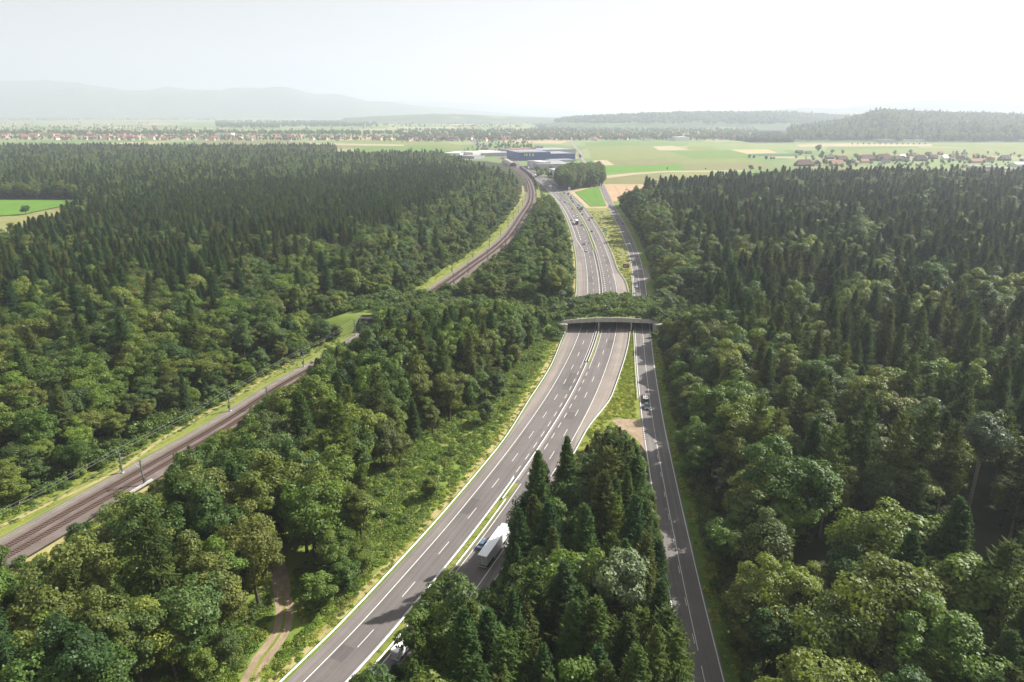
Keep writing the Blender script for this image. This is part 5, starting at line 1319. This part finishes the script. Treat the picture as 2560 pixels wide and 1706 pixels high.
md = po.modifiers.new('skin', 'SKIN'); rad = {'p':.17,'c':.19,'n':.08,'h':.15,'ls':.09,'le':.07,'lh':.05,'rs':.09,'re':.07,'rh':.05,'lk':.1,'lf':.07,'rk':.1,'rf':.07}
for i, k in enumerate(ks): rd.skin_vertices[0].data[i].radius = (rad[k], rad[k]); rd.skin_vertices[0].data[i].use_root = (k == 'p')
po.modifiers.new('sub', 'SUBSURF').levels = 1

# ================================================================ SIGNS
BLUE = plain('sign_blue', (0.03,0.22,0.55,1), 0.4, 0.4, var=.03); BROWN = plain('sign_brown', (0.17,0.045,0.025,1), 0.5, 0.3, var=.05)
def sign(px, py, w, h, z0, mat, label, rz, marks):
    x, y = G(px, py); s = empty('road_sign', (x, y, 0), rz); tag(s, label, 'road sign')
    for u in (-w*.3, w*.3): MB().tube([(u, .12, 0), (u, .12, z0+h*.9)], .08, 6).build('post', MT['galv_dark'], s)
    b = MB().box(-w/2, w/2, -.04, .06, z0, z0+h).build('panel', mat, s)
    MB().box(-w/2+.08, w/2-.08, -.055, -.041, z0+.06, z0+.12).build('border', MT['white'], b); MB().box(-w/2+.08, w/2-.08, -.055, -.041, z0+h-.12, z0+h-.06).build('border', MT['white'], b)
    for (u0, u1, v0, v1) in marks: MB().box(u0, u1, -.06, -.041, z0+v0, z0+v1).build('marking', MT['white'], b)
    return s
sign(1423.5, 479, 4.4, 4.0, 2.2, BLUE, 'blue motorway direction sign in front of the copse', .1, [(-1.7,.6,2.9,3.3),(-1.7,1.2,2.2,2.6),(-1.7,.2,1.4,1.8),(.8,1.1,.6,2.0),(-1.7,-.4,.6,.9)])
sign(1512, 583, 3.4, 2.2, 1.8, BLUE, 'small blue sign on the grass beside the outgoing shoulder', -.15, [(-1.3,.6,1.4,1.7),(-1.3,.9,.8,1.1),(.9,1.2,.4,1.5)])
bs = sign(1565, 673, 4.7, 3.0, .9, BROWN, 'brown tourist board on the grass between motorway and local road', -.1, [])
MB().loft([[(-1.9,-.06,2.0),(-1.9,-.045,2.0),(-1.9,-.045,2.2),(-1.9,-.06,2.2)],[(-.6,-.06,2.5),(-.6,-.045,2.5),(-.6,-.045,2.75),(-.6,-.06,2.75)],[(.6,-.06,2.75),(.6,-.045,2.75),(.6,-.045,2.95),(.6,-.06,2.95)],[(2.0,-.06,3.3),(2.0,-.045,3.3),(2.0,-.045,3.5),(2.0,-.06,3.5)]]).build('marking', MT['white'], bs)
MB().loft([[(-1.9,-.06,1.6),(-1.9,-.045,1.6),(-1.9,-.045,1.75),(-1.9,-.06,1.75)],[(.2,-.06,1.9),(.2,-.045,1.9),(.2,-.045,2.05),(.2,-.06,2.05)],[(1.2,-.06,1.5),(1.2,-.045,1.5),(1.2,-.045,1.65),(1.2,-.06,1.65)]]).build('marking', MT['white'], bs)
x, y = G(1431, 612); gs = empty('road_sign', (x-1, y, 0), math.pi); tag(gs, 'grey back of a large sign on the railway side of the motorway', 'road sign')
MB().box(-1.6,1.6,-.05,.05,1.6,4.4).build('panel', MT['galv'], gs)
for u in (-1, 1): MB().tube([(u,-.15,0),(u,-.15,4.2)], .08, 6).build('post', MT['galv_dark'], gs)
x, y = G(1500, 562); ca = empty('signal_gantry', (x, y, 0), 0); tag(ca, 'cantilever gantry with dark signal boxes over the outgoing lanes', 'gantry')
MB().tube([(0,0,0),(0,0,7.4)], [.3,.22], 8).build('mast', MT['galv_dark'], ca); MB().tube([(0,0,7.0),(-13,0,7.0)], [.2,.12], 8).build('arm', MT['galv_dark'], ca)
MB().box(-9.2,-7.6,-.3,.3,6.0,7.6).build('signal_box', MT['dark'], ca); MB().box(-11.2,-10,-.3,.3,6.2,7.5).build('signal_box', MT['dark'], ca); MB().box(-.8,.8,-.8,.8,0,.5).build('foundation', MT['concrete_pale'], ca)
for px, py, lab in ((1376, 492, 'thin grey lamp post at the oncoming shoulder near the copse'), (1331, 447, 'thin lamp post beside the noise wall end')):
    x, y = G(px, py); lp = empty('lamp_post', (x, y, 0)); tag(lp, lab, 'lamp post'); MB().tube([(0,0,0),(0,0,11)], [.18,.1], 6).build('pole', MT['galv'], lp); MB().box(-.1,1.6,-.2,.2,10.9,11.1).build('lamp_head', MT['galv'], lp)

# ================================================================ NOISE WALL AND TUNNEL
nw = empty('noise_wall', (0,0,0)); tag(nw, 'dark noise wall between railway and motorway near the tunnel', 'noise wall')
ysn = list(np.arange(1040, 1480, 22.0))
for k in range(len(ysn)-1):
    rg = []
    for yv in (ysn[k]+.15, ysn[k+1]-.15):
        xx, y_ = T.off(yv, 13.0); xx = float(xx); rg.append([(xx-.15, yv, 0), (xx+.15, yv, 0), (xx+.15, yv, 4.4), (xx-.15, yv, 4.4)])
    MB().loft(rg).build('wall_panel', MT['slate'] if 'slate' in MT else MT['dark'], nw)
tp = empty('railway_tunnel', (0,0,0)); tag(tp, 'grey arched railway gallery with dark mouth beside the motorway', 'tunnel')
rg_o, rg_i = [], []
for yv in np.linspace(1488, 1625, 8):
    x = float(T.at(yv)) + 2.2; a = [math.pi*i/12 for i in range(13)]
    rg_o.append([(x + 8.2*math.cos(t), yv, 8.6*math.sin(t)) for t in a]); rg_i.append([(x + 7.0*math.cos(t), yv, 7.4*math.sin(t)) for t in a])
mb = MB()
for rg, fl in ((rg_o, 0), (rg_i, 1)):
    n = 13; v = [q for r in rg for q in r]; mb.add(v, [(k*n+i, k*n+i+1, (k+1)*n+i+1, (k+1)*n+i) for k in range(len(rg)-1) for i in range(n-1)])
mb.build('gallery_roof', MT['concrete'], tp)
v = [q for q in rg_o[0]] + [q for q in rg_i[0]]
MB().add(v, [(i, i+1, 13+i+1, 13+i) for i in range(12)]).build('portal_ring', MT['concrete_pale'], tp)
MB().add([(float(T.at(1600))+2.2+7*math.cos(math.pi*i/12), 1600, 7.4*math.sin(math.pi*i/12)) for i in range(13)], [tuple(range(13))]).build('bore_gloom_sheet', MT['dark'], tp)  # near-black sheet across the bore, its colour standing in for the tunnel's darkness

# ================================================================ BUILDINGS
WALLS = dict(blue=plain('store_blue',(0.012,0.055,0.21,1),.5,.4,var=.06,scale=.05), grey=plain('render_grey',(0.33,0.33,0.34,1),.8,var=.1), white=plain('render_white',(0.62,0.61,0.58,1),.8,var=.08), cream=plain('render_cream',(0.52,0.46,0.36,1),.8,var=.1), wood=plain('timber_brown',(0.12,0.075,0.05,1),.8,var=.2), pink=plain('render_pink',(0.50,0.33,0.26,1),.8,var=.1))
ROOFS = dict(flat=plain('gravel_roof',(0.24,0.24,0.25,1),.9,var=.15,scale=.1), pale=plain('pale_metal_roof',(0.60,0.61,0.62,1),.5,.4,.2,var=.05), red=plain('clay_tiles_red',(0.28,0.10,0.055,1),.85,var=.2,scale=1), brown=plain('clay_tiles_brown',(0.115,0.062,0.045,1),.85,var=.25,scale=1), dark=plain('tiles_dark',(0.07,0.055,0.05,1),.85,var=.2,scale=1), rust=plain('rust_roof',(0.30,0.17,0.11,1),.85,var=.2))
def block(label, a, b, depth, h, wall, roof, cat='building', name='building', rows=0, cols=0, parapet=.7, z=0.0, extra=None, ww=1.6, wh=1.3):
    """flat-roofed building: front edge from pixel a to pixel b, going back by depth"""
    p, q = Vector(G(*a)), Vector(G(*b)); L = (q-p).length; rz = math.atan2(q.y-p.y, q.x-p.x)
    e = empty(name, (p.x, p.y, z), rz); tag(e, label, cat)
    w = MB().box(0, L, 0, depth, 0, h).build('wall', WALLS[wall], e)
    MB().box(.4, L-.4, .4, depth-.4, h-.15, h+.12).build('roof', ROOFS[roof], e)
    for x0, x1, y0, y1 in ((-.15,L+.15,-.15,.3),(-.15,L+.15,depth-.3,depth+.15),(-.15,.3,.3,depth-.3),(L-.3,L+.15,.3,depth-.3)):
        MB().box(x0,x1,y0,y1,h-.3,h+parapet).build('parapet', WALLS[wall], e)
    for r in range(rows):
        zz = h*(r+.5)/rows - wh*.5
        for c in range(cols):
            xx = L*(c+.5)/cols; MB().box(xx-ww/2, xx+ww/2, -.06, .02, zz, zz+wh).build('window', MT['glass'], e)
    e['L'] = L
    return e
st = block('large dark blue windowless store with yellow letters beside the motorway', (1297,402.5), (1376,401), 110, 18.5, 'blue', 'flat', 'store', 'store')
L = st['L']; del st['L']
YEL = plain('letter_yellow', (0.80,0.62,0.16,1), .5, var=0); cx_ = L*.155
for ch, wd in (('I', 4.4), ('K', 8.2), ('E', 7.4), ('A', 7.0)):
    fc = bpy.data.curves.new('letter', 'FONT'); fc.body = ch; fc.size = 8.6; fc.extrude = .25; fc.offset = .16
    tmp = bpy.data.objects.new('letter_source', fc); me = bpy.data.meshes.new_from_object(tmp); bpy.data.objects.remove(tmp)
    lo = link('letter', me, None, st, (cx_, -.4, 10.6)); me.materials.clear(); me.materials.append(YEL); lo.rotation_euler = (math.pi/2, 0, 0); cx_ += wd
for k in range(5): MB().box(L*(.1+.17*k), L*(.1+.17*k)+9, 30, 40, 18.6, 20.6).build('roof_plant', ROOFS['pale'], st)
for k in range(6): MB().box(L*(k+.5)/6-.15, L*(k+.5)/6+.15, -.08, -.001, 0, 18).build('facade_seam', WALLS['blue'], st)
wing = block('lower right wing of the dark blue store with pale roof edge', (1376.4,401), (1438,399.5), 95, 15.0, 'blue', 'flat', 'store', 'store')
for k in range(4): MB().box(wing['L']*(k+.5)/4-.15, wing['L']*(k+.5)/4+.15, -.08, -.001, 0, 14.5).build('facade_seam', WALLS['blue'], wing)
MB().box(-.2, wing['L']+.2, -.3, -.16, 14.6, 15.9).build('roof_edge', ROOFS['pale'], wing); del wing['L']
BL = [('broad mall hall with grey roof behind the blue store', (1288,388), (1440,384), 120, 11, 'grey', 'flat', 0, 0), ('long rust-roofed hall behind the blue store', (1280,384.5), (1340,383), 60, 12, 'wood', 'rust', 0, 0), ('grey box of roof plant behind the store', (1338,381), (1358,381), 30, 17, 'grey', 'flat', 0, 0),
 ('grey factory hall with tall window slots before the store', (1318,415), (1344,426), 70, 11, 'grey', 'flat', 1, 7), ('white office building with square windows before the store', (1351,424), (1377,423), 45, 14, 'white', 'pale', 3, 5), ('low white hall beside the office building', (1378,419), (1420,417), 50, 8, 'white', 'flat', 1, 8), ('pale low market hall in front of the blue store', (1383,406), (1440,404), 40, 4, 'grey', 'flat', 0, 0),
 ('white terraced apartment house beside the copse', (1372,441), (1394,447), 30, 13, 'white', 'pale', 3, 4), ('white flat hall at the motorway exit', (1335,418), (1352,420), 25, 5, 'white', 'pale', 0, 0),
 ('white-roofed industrial hall left of the motorway', (1112,392), (1150,393), 90, 9, 'white', 'pale', 1, 8), ('second white-roofed industrial hall left of the motorway', (1152,391), (1182,393), 100, 11, 'white', 'pale', 1, 6), ('third white-roofed industrial hall nearest the motorway', (1184,388), (1206,392), 90, 8, 'grey', 'flat', 1, 5), ('low grey workshop in front of the industrial halls', (1150,396), (1185,398), 40, 6, 'grey', 'flat', 1, 6),
 ('reddish warehouse behind the motorway exit', (1279,388), (1296,388), 40, 9, 'pink', 'rust', 0, 0), ('white flat-roofed hall at the town edge', (1690,352.5), (1724,352), 60, 14, 'white', 'pale', 0, 0), ('white school block at the edge of the left town', (538,343), (578,343), 50, 16, 'white', 'flat', 2, 8), ('pink apartment block in the distant town', (1254,353), (1262,353), 15, 15, 'pink', 'flat', 3, 3), ('second pink apartment block in the distant town', (1272,353), (1278,353), 15, 16, 'pink', 'flat', 3, 2),
 ('dark factory tower at the foot of the right hill', (2357,350), (2367,350), 20, 34, 'grey', 'flat', 0, 0), ('long low factory shed at the foot of the right hill', (2258,355), (2310,355), 60, 7, 'white', 'pale', 0, 0), ('dark factory hall beside the factory tower', (2312,352), (2362,352), 60, 9, 'wood', 'flat', 0, 0), ('grey hall left of the long factory shed', (2205,357), (2238,357), 40, 11, 'grey', 'flat', 0, 0)]
for lab, a, b, dp, h, w, r, ro, co in BL:
    e = block(lab, a, b, dp, h, w, r, rows=ro, cols=co); del e['L']
# ---- gabled houses
def house_parts(w, d, h, rh, hip=0.0, over=.7, win=True):
    wl_ = MB(); wl_.add([(-w/2,-d/2,0),(w/2,-d/2,0),(w/2,d/2,0),(-w/2,d/2,0),(-w/2,-d/2,h),(w/2,-d/2,h),(w/2,d/2,h),(-w/2,d/2,h),(-w/2+hip*d/2,0,h+rh-.25),(w/2-hip*d/2,0,h+rh-.25)], [(0,1,5,4),(1,2,6,5),(2,3,7,6),(3,0,4,7),(4,8,7),(5,6,9)])
    r = MB(); W, D = w/2+over, d/2+over; zl = h - over*rh/(d/2); hx = hip*d/2
    r.add([(-W,-D,zl),(W,-D,zl),(W,D,zl),(-W,D,zl),(-W+hx,0,h+rh),(W-hx,0,h+rh),(-W,-D,zl-.25),(W,-D,zl-.25),(W,D,zl-.25),(-W,D,zl-.25)],
          [(0,1,5,4),(2,3,4,5),(1,2,5),(3,0,4),(0,6,7,1),(1,7,8,2),(2,8,9,3),(3,9,6,0),(6,9,8,7)])
    c = MB().box(w*.15, w*.15+.8, d*.1, d*.1+.8, h+rh*.5, h+rh+1.0)
    ws = []
    if win:
        n = max(2, int(w/3.2))
        for k in range(n):
            x = -w/2 + w*(k+.5)/n
            for z in ([h*.3] if h < 5 else [h*.18, h*.62]): ws.append((x, z))
    return wl_, r, c, ws
HM = {}
def house(x, y, rz, size, wall, roof, label, group=None, cat='house', win=True, name='house'):
    key = (size, win)
    if key not in HM:
        wl_, r, c, ws = house_parts(*size, win=win); HM[key] = (pymesh('wall', wl_.v, wl_.f), pymesh('roof', r.v, r.f), pymesh('chimney', c.v, c.f), ws, pymesh('window', *(lambda m: (m.v, m.f))(MB().box(-.55,.55,-.05,.03,0,1.2))))
        HM[key][4].materials.append(MT['glass'])
    a, b, c, ws, wm = HM[key]
    e = empty(name, (x, y, 0), rz); tag(e, label, cat, group)
    for nm, me, mt in (('wall', a, WALLS[wall]), ('roof', b, ROOFS[roof])):
        mk = (key, nm, mt.name)
        if mk not in HM: HM[mk] = me.copy(); HM[mk].materials.append(mt)
        o = link(nm, HM[mk], None, e)
        if nm == 'roof':
            mk = (key, 'ch', wall)
            if mk not in HM: HM[mk] = c.copy(); HM[mk].materials.append(WALLS['grey'])
            link('chimney', HM[mk], None, o)
    if win:
        for k, (wx, wz) in enumerate(ws): link('window', wm, None, e, (wx, -size[1]/2, wz))
    return e
VIL = [(2010,416,.05,(38,18,5,9,.8),'wood','brown','big brown hip-roofed barn at the left end of the farm village'), (2042,414,1.4,(20,12,5,6),'cream','brown','small brown-roofed barn beside the big hip-roofed barn'), (2090,416,.15,(26,14,6,7.5),'cream','rust','sunlit tan-roofed farmhouse with white gable'), (2104,404,.1,(24,13,6,7,.5),'wood','brown','brown farmhouse behind the tan-roofed one'),
 (2165,402,.05,(34,18,5,9,.8),'wood','brown','wide brown-roofed farmhouse in the village middle'), (2207,402,.1,(38,19,5,11,.8),'wood','brown','tallest brown hip-roofed farmhouse in the village middle'), (2160,408,.1,(18,10,5,4),'cream','rust','low tan-roofed shed before the wide farmhouse'), (2213,408,-.2,(18,11,4,4),'white','dark','low white shed before the tallest farmhouse'), (2245,402,.1,(18,12,5,6),'wood','brown','brown house right of the tallest farmhouse'), (2300,403,.0,(28,15,5,9,.8),'wood','dark','dark hip-roofed farmhouse right of the white gables'), (2270,401,.8,(16,11,6,5),'white','rust','white gabled house in the village'),
 (2255,398,.3,(14,10,6,5),'white','pale','white house with pale roof in the village'), (2332,398,.0,(18,12,5,6),'wood','brown','brown barn in the village row'), (2360,400,.4,(15,10,6,5),'white','pale','bright white house in the right village'), (2400,402,-.3,(16,11,5,6),'cream','brown','cream house with brown roof in the right village'), (2440,408,.1,(34,12,5,5),'pink','rust','long rust-roofed house in the right village'), (2475,406,-.5,(15,11,6,5),'cream','red','cream house with reddish gable roof'), (2510,402,.1,(24,15,5,8,.6),'wood','dark','dark barn near the right edge'), (2545,418,.2,(26,16,7,3),'white','pale','white flat-gabled hall at the right edge'),
 (2428,420,.1,(22,12,4,2.5),'white','flat','low white bungalow before the village'), (2508,426,.15,(26,14,4,2.5),'white','flat','white terrace house in front at the right edge'), (2470,424,-.1,(20,12,5,3),'grey','flat','grey low house beside the white terrace house'), (2440,398,.3,(14,10,5,5),'pink','red','red-roofed house behind the long rust roof'), (2380,395,.2,(14,10,5,5),'cream','brown','brown-roofed house at the back of the village'), (2130,411,1.2,(12,8,4,4),'white','brown','small white house with brown roof beside the tan farmhouse'), (2073,398,.1,(20,12,5,5),'wood','brown','brown shed behind the village trees'), (1998,383,.1,(20,11,4,4),'wood','dark','dark shed among the allotments'), (2020,385,.2,(16,10,4,4),'grey','dark','grey building among the allotments'), (2282,392,.1,(14,10,5,5),'cream','brown','cream house behind the dark farmhouse'), (2320,390,.0,(13,9,5,5),'white','brown','white house at the upper village edge'), (2350,388,.4,(13,9,5,5),'cream','red','small red-roofed house at the upper village edge'), (2410,390,.2,(13,9,5,5),'white','dark','white house with dark roof at the upper village edge'), (2560,408,.2,(14,10,5,5),'white','brown','white house cut by the right picture edge')]
for px, py, rz, sz, w, r, lab in VIL:
    x, y = G(px, py); sz = sz if len(sz) == 5 else sz + (0.0,)
    house(x, y, rz, sz, w, r, lab, None, 'farmhouse' if 'farm' in lab else 'barn' if 'barn' in lab else 'house', True, 'farmhouse' if 'farm' in lab else 'house')
q = np.random.default_rng(31)
TOWN = [(0,340,339,352,46,('red','red','brown','rust'),'the left town'), (340,760,342,353,52,('red','brown','brown','rust'),'the left town'), (760,1000,346,353,14,('red','brown'),'the town middle'), (1000,1240,344,354,34,('red','brown','dark'),'the town middle'), (1240,1500,332,353,50,('red','brown','dark','rust'),'the town middle'), (1500,1880,330,352,56,('brown','dark','red'),'the right town'), (1700,1890,300,320,26,('red','brown'),'the hill quarter'), (0,420,305,316,20,('brown','red'),'the far village')]
SZ = [(15,12,7,6,0.0),(18,13,8,6,0.0),(22,14,10,6,.4),(26,15,9,5,.0)]
hs_ = []
for x0, x1, y0, y1, n, rf, nm in TOWN:
    for k in range(n):
        px, py = q.uniform(x0, x1), q.uniform(y0, y1); r = rf[int(q.integers(len(rf)))]; w = ('white','cream','white','pink','grey')[int(q.integers(5))]
        hs_.append((px, py, r, w, nm, q.uniform(-.6, .6) + (1.57 if q.uniform() < .3 else 0), SZ[int(q.integers(4))]))
hs_.sort(key=lambda t: t[0]); cnt = {}
for px, py, r, w, nm, rz, sz in hs_:
    x, y = G(px, py); kk_ = (r, w, nm); cnt[kk_] = cnt.get(kk_, 0) + 1
    house(x, y, rz, sz, w, r, f"tiny {r}-roofed house with {w} walls in {nm}, {ordw(cnt[kk_])} such from the left", f"houses of {nm}", 'house', False)

# ================================================================ HILLS
def zpix(py, dist): return CAM_H - dist*math.tan(PITCH + math.atan((py - 853)/FPX))
HILLM = ground_mat('wooded_hill', [(0.35,(0.035,0.06,0.025,1)),(0.52,(0.055,0.085,0.03,1)),(0.60,(0.08,0.12,0.04,1)),(0.66,(0.15,0.19,0.07,1))], 0.004, 0.03, 0.8, fine=.25)
class Hill:
    def __init__(s, pts, base, ridge, back, amp=0.06, seed=1):
        s.px = np.array([p[0] for p in pts], float); s.h = np.array([max(0, zpix(p[1], ridge) - (44 if ridge < 5000 else 34 if ridge < 7000 else 0)) for p in pts]); s.b, s.r, s.k, s.amp, s.seed = base, ridge, back, amp, seed
    def z(s, x, y):
        px = 1280 + FPX*x/(y*math.cos(PITCH) + CAM_H*math.sin(PITCH)); hr = np.interp(px, s.px, s.h, left=0, right=s.h[-1])*(1 + .28*(vnoise(x, y, (s.r-s.b)*.16, s.seed+5) - .5))
        n = (vnoise(x, y, (s.r-s.b)*.28, s.seed) - .5)*1.4 + (vnoise(x, y, (s.r-s.b)*.1, s.seed+1) - .5)*.6
        w = smooth(s.b, s.r, y)*(1 - .6*smooth(s.r, s.k, y))
        return np.maximum(hr*w*(1 + n*.45*np.sin(np.pi*np.clip(w, 0, 1))) + 0*n, 0) - 6*(w < .02)
    def build(s, label, x0, x1, nx=150, ny=40):
        yy = np.linspace(s.b, s.k, ny); v = []
        for y in yy:
            xs_ = np.linspace(x0, x1, nx); z = s.z(xs_, np.full(nx, y)); v += list(zip(xs_, [y]*nx, z))
        f = [(j*nx+i, j*nx+i+1, (j+1)*nx+i+1, (j+1)*nx+i) for j in range(ny-1) for i in range(nx-1)]
        v = [(a, b, max(c, -.6)) for a, b, c in v]
        tag(link('hills', pymesh('hills', v, f, True), HILLM), label, kind='structure')
hB = Hill([(1940,330),(1962,318),(2000,306),(2084,296),(2140,281),(2193,268),(2240,268),(2290,271),(2394,272),(2480,276),(2560,278),(2750,279)], 2650, 3900, 5200, seed=41)
hB.build('near wooded hill on the right', 1200, 4200, 170, 60)
hG = Hill([(1870,352),(1900,345),(1990,328),(2050,319),(2110,326),(2150,318),(2230,308),(2290,318),(2360,312),(2420,300),(2490,308),(2560,300),(2750,300)], 2640, 2950, 3500, seed=45)
hG.build('low wooded foothills in front of the right hill', 900, 3200, 170, 40)
hA = Hill([(1370,300),(1400,291),(1442,286),(1545,280),(1620,277),(1700,276.5),(1820,273),(1956,275),(2060,282),(2200,290),(2300,300)], 4300, 6000, 7500, seed=51)
hA.build('long wooded ridge behind the town on the right', 200, 5200, 160, 40)
hC = Hill([(1450,290),(1700,282),(1900,278),(2000,271),(2090,268),(2180,259),(2250,257),(2340,246),(2400,248),(2449,242),(2500,244),(2560,237),(2750,232)], 8000, 11000, 14000, seed=61)
hC.build('hazy far ridges on the right', 800, 12500, 160, 30)
hD = Hill([(860,296),(950,291),(1050,288),(1110,285),(1190,288),(1260,291),(1340,294),(1400,296)], 6800, 8200, 10000, seed=71)
hD.build('low wooded rise in the middle distance', -2600, 900, 120, 24)
hE = Hill([(-400,214),(-150,210),(0,207),(60,210),(180,206),(215,210),(255,222),(320,226),(400,224),(432,219),(480,225),(600,225),(700,224),(745,228),(790,239),(850,237),(920,254),(1000,260),(1100,270),(1250,282),(1350,292)], 12500, 17000, 22000, seed=81)
hE.build('long hazy mountain range on the left', -17000, 1500, 220, 30)
hF = Hill([(700,250),(1000,254),(1080,252),(1150,258),(1250,266),(1380,274),(1500,283),(1600,292)], 19000, 25000, 32000, seed=91)
hF.build('faintest mountains behind the plain', -9000, 6000, 120, 20)

# ================================================================ FAR TREES AS MASSES
def far_items(lst, zf=None):
    out = []
    for x0, x1, y0, y1, n, h0, h1, ps in lst:
        px, py = q.uniform(x0, x1, n), q.uniform(y0, y1, n)
        for a, b in zip(px, py):
            x, y = G(a, b); kind = 'far_spruce' if q.uniform() < ps else 'far_tree'; k = int(q.integers(3)); h = q.uniform(h0, h1); sz = h/KINDS[kind][k]['h']
            out.append((kind, k, x, y, 0 if zf is None else float(zf(np.array([x]), np.array([y]))[0]) - 1, sz, sz*q.uniform(1.0, 1.5), q.uniform(0, 6.28)))
    return out
it = far_items([(0,1000,334,339,520,14,24,.1),(0,480,339,353,260,7,14,.1),(480,1010,342,353,300,8,15,.15),(1000,1480,326,353,1300,9,20,.15),(1480,1890,322,352,1300,9,20,.15),(960,1230,352,356,60,5,9,0),(1180,1330,356,372,70,6,12,0),(1330,1480,320,334,160,10,20,.2),(1880,2560,345,353,620,14,24,.3),(1980,2560,384,414,85,6,14,.1),(2050,2560,404,426,70,5,10,.05),(1240,1330,366,380,30,6,10,0),(1340,1380,428,447,26,6,11,0),(1400,1440,318,330,60,10,20,.2),(1160,1260,372,380,24,5,9,0)])
forest_object('treeline', it, 'hedges and garden trees mixed with the distant towns')
it = far_items([(540,700,304,322,420,18,26,.4),(700,945,304,319,520,18,26,.4),(0,200,296,303,220,18,26,.4),(200,540,297,302,240,18,26,.4),(945,1280,296,306,380,18,26,.4),(0,480,316,332,200,8,18,.1),(960,1480,306,320,260,8,20,.1),(0,1480,322,334,160,8,18,.1)])
forest_object('treeline', it, 'dark woods and field trees on the far plain')
px_, py_ = None, None
hx, hy = q.uniform(1000, 3800, 11000), q.uniform(2650, 4300, 11000); hz = np.maximum(hB.z(hx, hy), hG.z(hx, hy))
keep = (hz > 3) & infrustum(hx, hy, 60) & ~((vnoise(hx, hy, 260, 77) > .74) & (hy < 3500))
it = [(('far_spruce' if q.uniform() < .12 else 'far_tree'), int(q.integers(3)), hx[i], hy[i], hz[i]-1, q.uniform(.9, 1.5), q.uniform(1.3, 2.2), q.uniform(0, 6.28)) for i in np.where(keep)[0]]
forest_object('treeline', it, 'mixed wood covering the near hill on the right')
hx, hy = q.uniform(300, 4600, 5000), q.uniform(4700, 6300, 5000); hz = hA.z(hx, hy); keep = (hz > 30) & infrustum(hx, hy, 60)
it = [(('far_spruce' if q.uniform() < .15 else 'far_tree'), int(q.integers(3)), hx[i], hy[i], hz[i]-1, q.uniform(.8, 1.2), q.uniform(1.6, 2.4), q.uniform(0, 6.28)) for i in np.where(keep)[0]]
forest_object('treeline', it, 'wood on the long ridge behind the town')
# single field trees on the right plain
FT = ((1877,429,13),(1899,428,9),(1873,398,11),(1884,398,9),(1915,400,9),(1927,401,8),(1934,401,8),(2045,380,20),(2190,426,9),(2295,420,7),(2330,408,8),(2210,414,8),(2237,414,7),(2140,418,9),(2060,415,16),(2075,416,13),(2120,417,15),(1668,425,5),(1764,425,4))
for k, (px, py, h) in enumerate(FT):
    x, y = G(px, py); e = empty('broadleaf_tree', (x, y, 0), k*1.3); v = (2,5,7)[k % 3]; kk = KINDS['broadleaf_tree'][v]; s = h/kk['h']; e.scale = (s*1.3, s*1.3, s)
    link('trunk', kk['trunk'], None, e); link('crown', kk['crown'], None, e)
    tag(e, f"{'large' if h > 12 else 'small'} round field tree, {ordw(1 + sorted(FT).index((px, py, h)))} from the left of those dotted over the plain", 'tree', 'single field trees on the right plain')
for k in range(14):
    x, y = G(2130 + k*14, 362.5); e = empty('broadleaf_tree', (x, y, 0), k); kk = KINDS['broadleaf_tree'][5]; e.scale = (.45, .45, .42)
    link('trunk', kk['trunk'], None, e); link('crown', kk['crown'], None, e); tag(e, f'small round tree in the row along the straw field, {ordw(k+1)} from the left', 'tree', 'row of trees along the straw field')

# ================================================================ HAZE
HZ = MB().box(-46000, 46000, -3500, 47000, -1.2, 1150)
hm, hnt, hout = mat_new('haze_air')
pv = hnt.nodes.new('ShaderNodeVolumePrincipled')
pv.inputs['Color'].default_value = (0.62, 0.67, 0.77, 1); pv.inputs['Density'].default_value = 1.25e-4; pv.inputs['Anisotropy'].default_value = 0.25
hnt.links.new(pv.outputs[0], hout.inputs['Volume'])
tag(HZ.build('haze', hm), 'pale summer haze over the plain', kind='stuff')
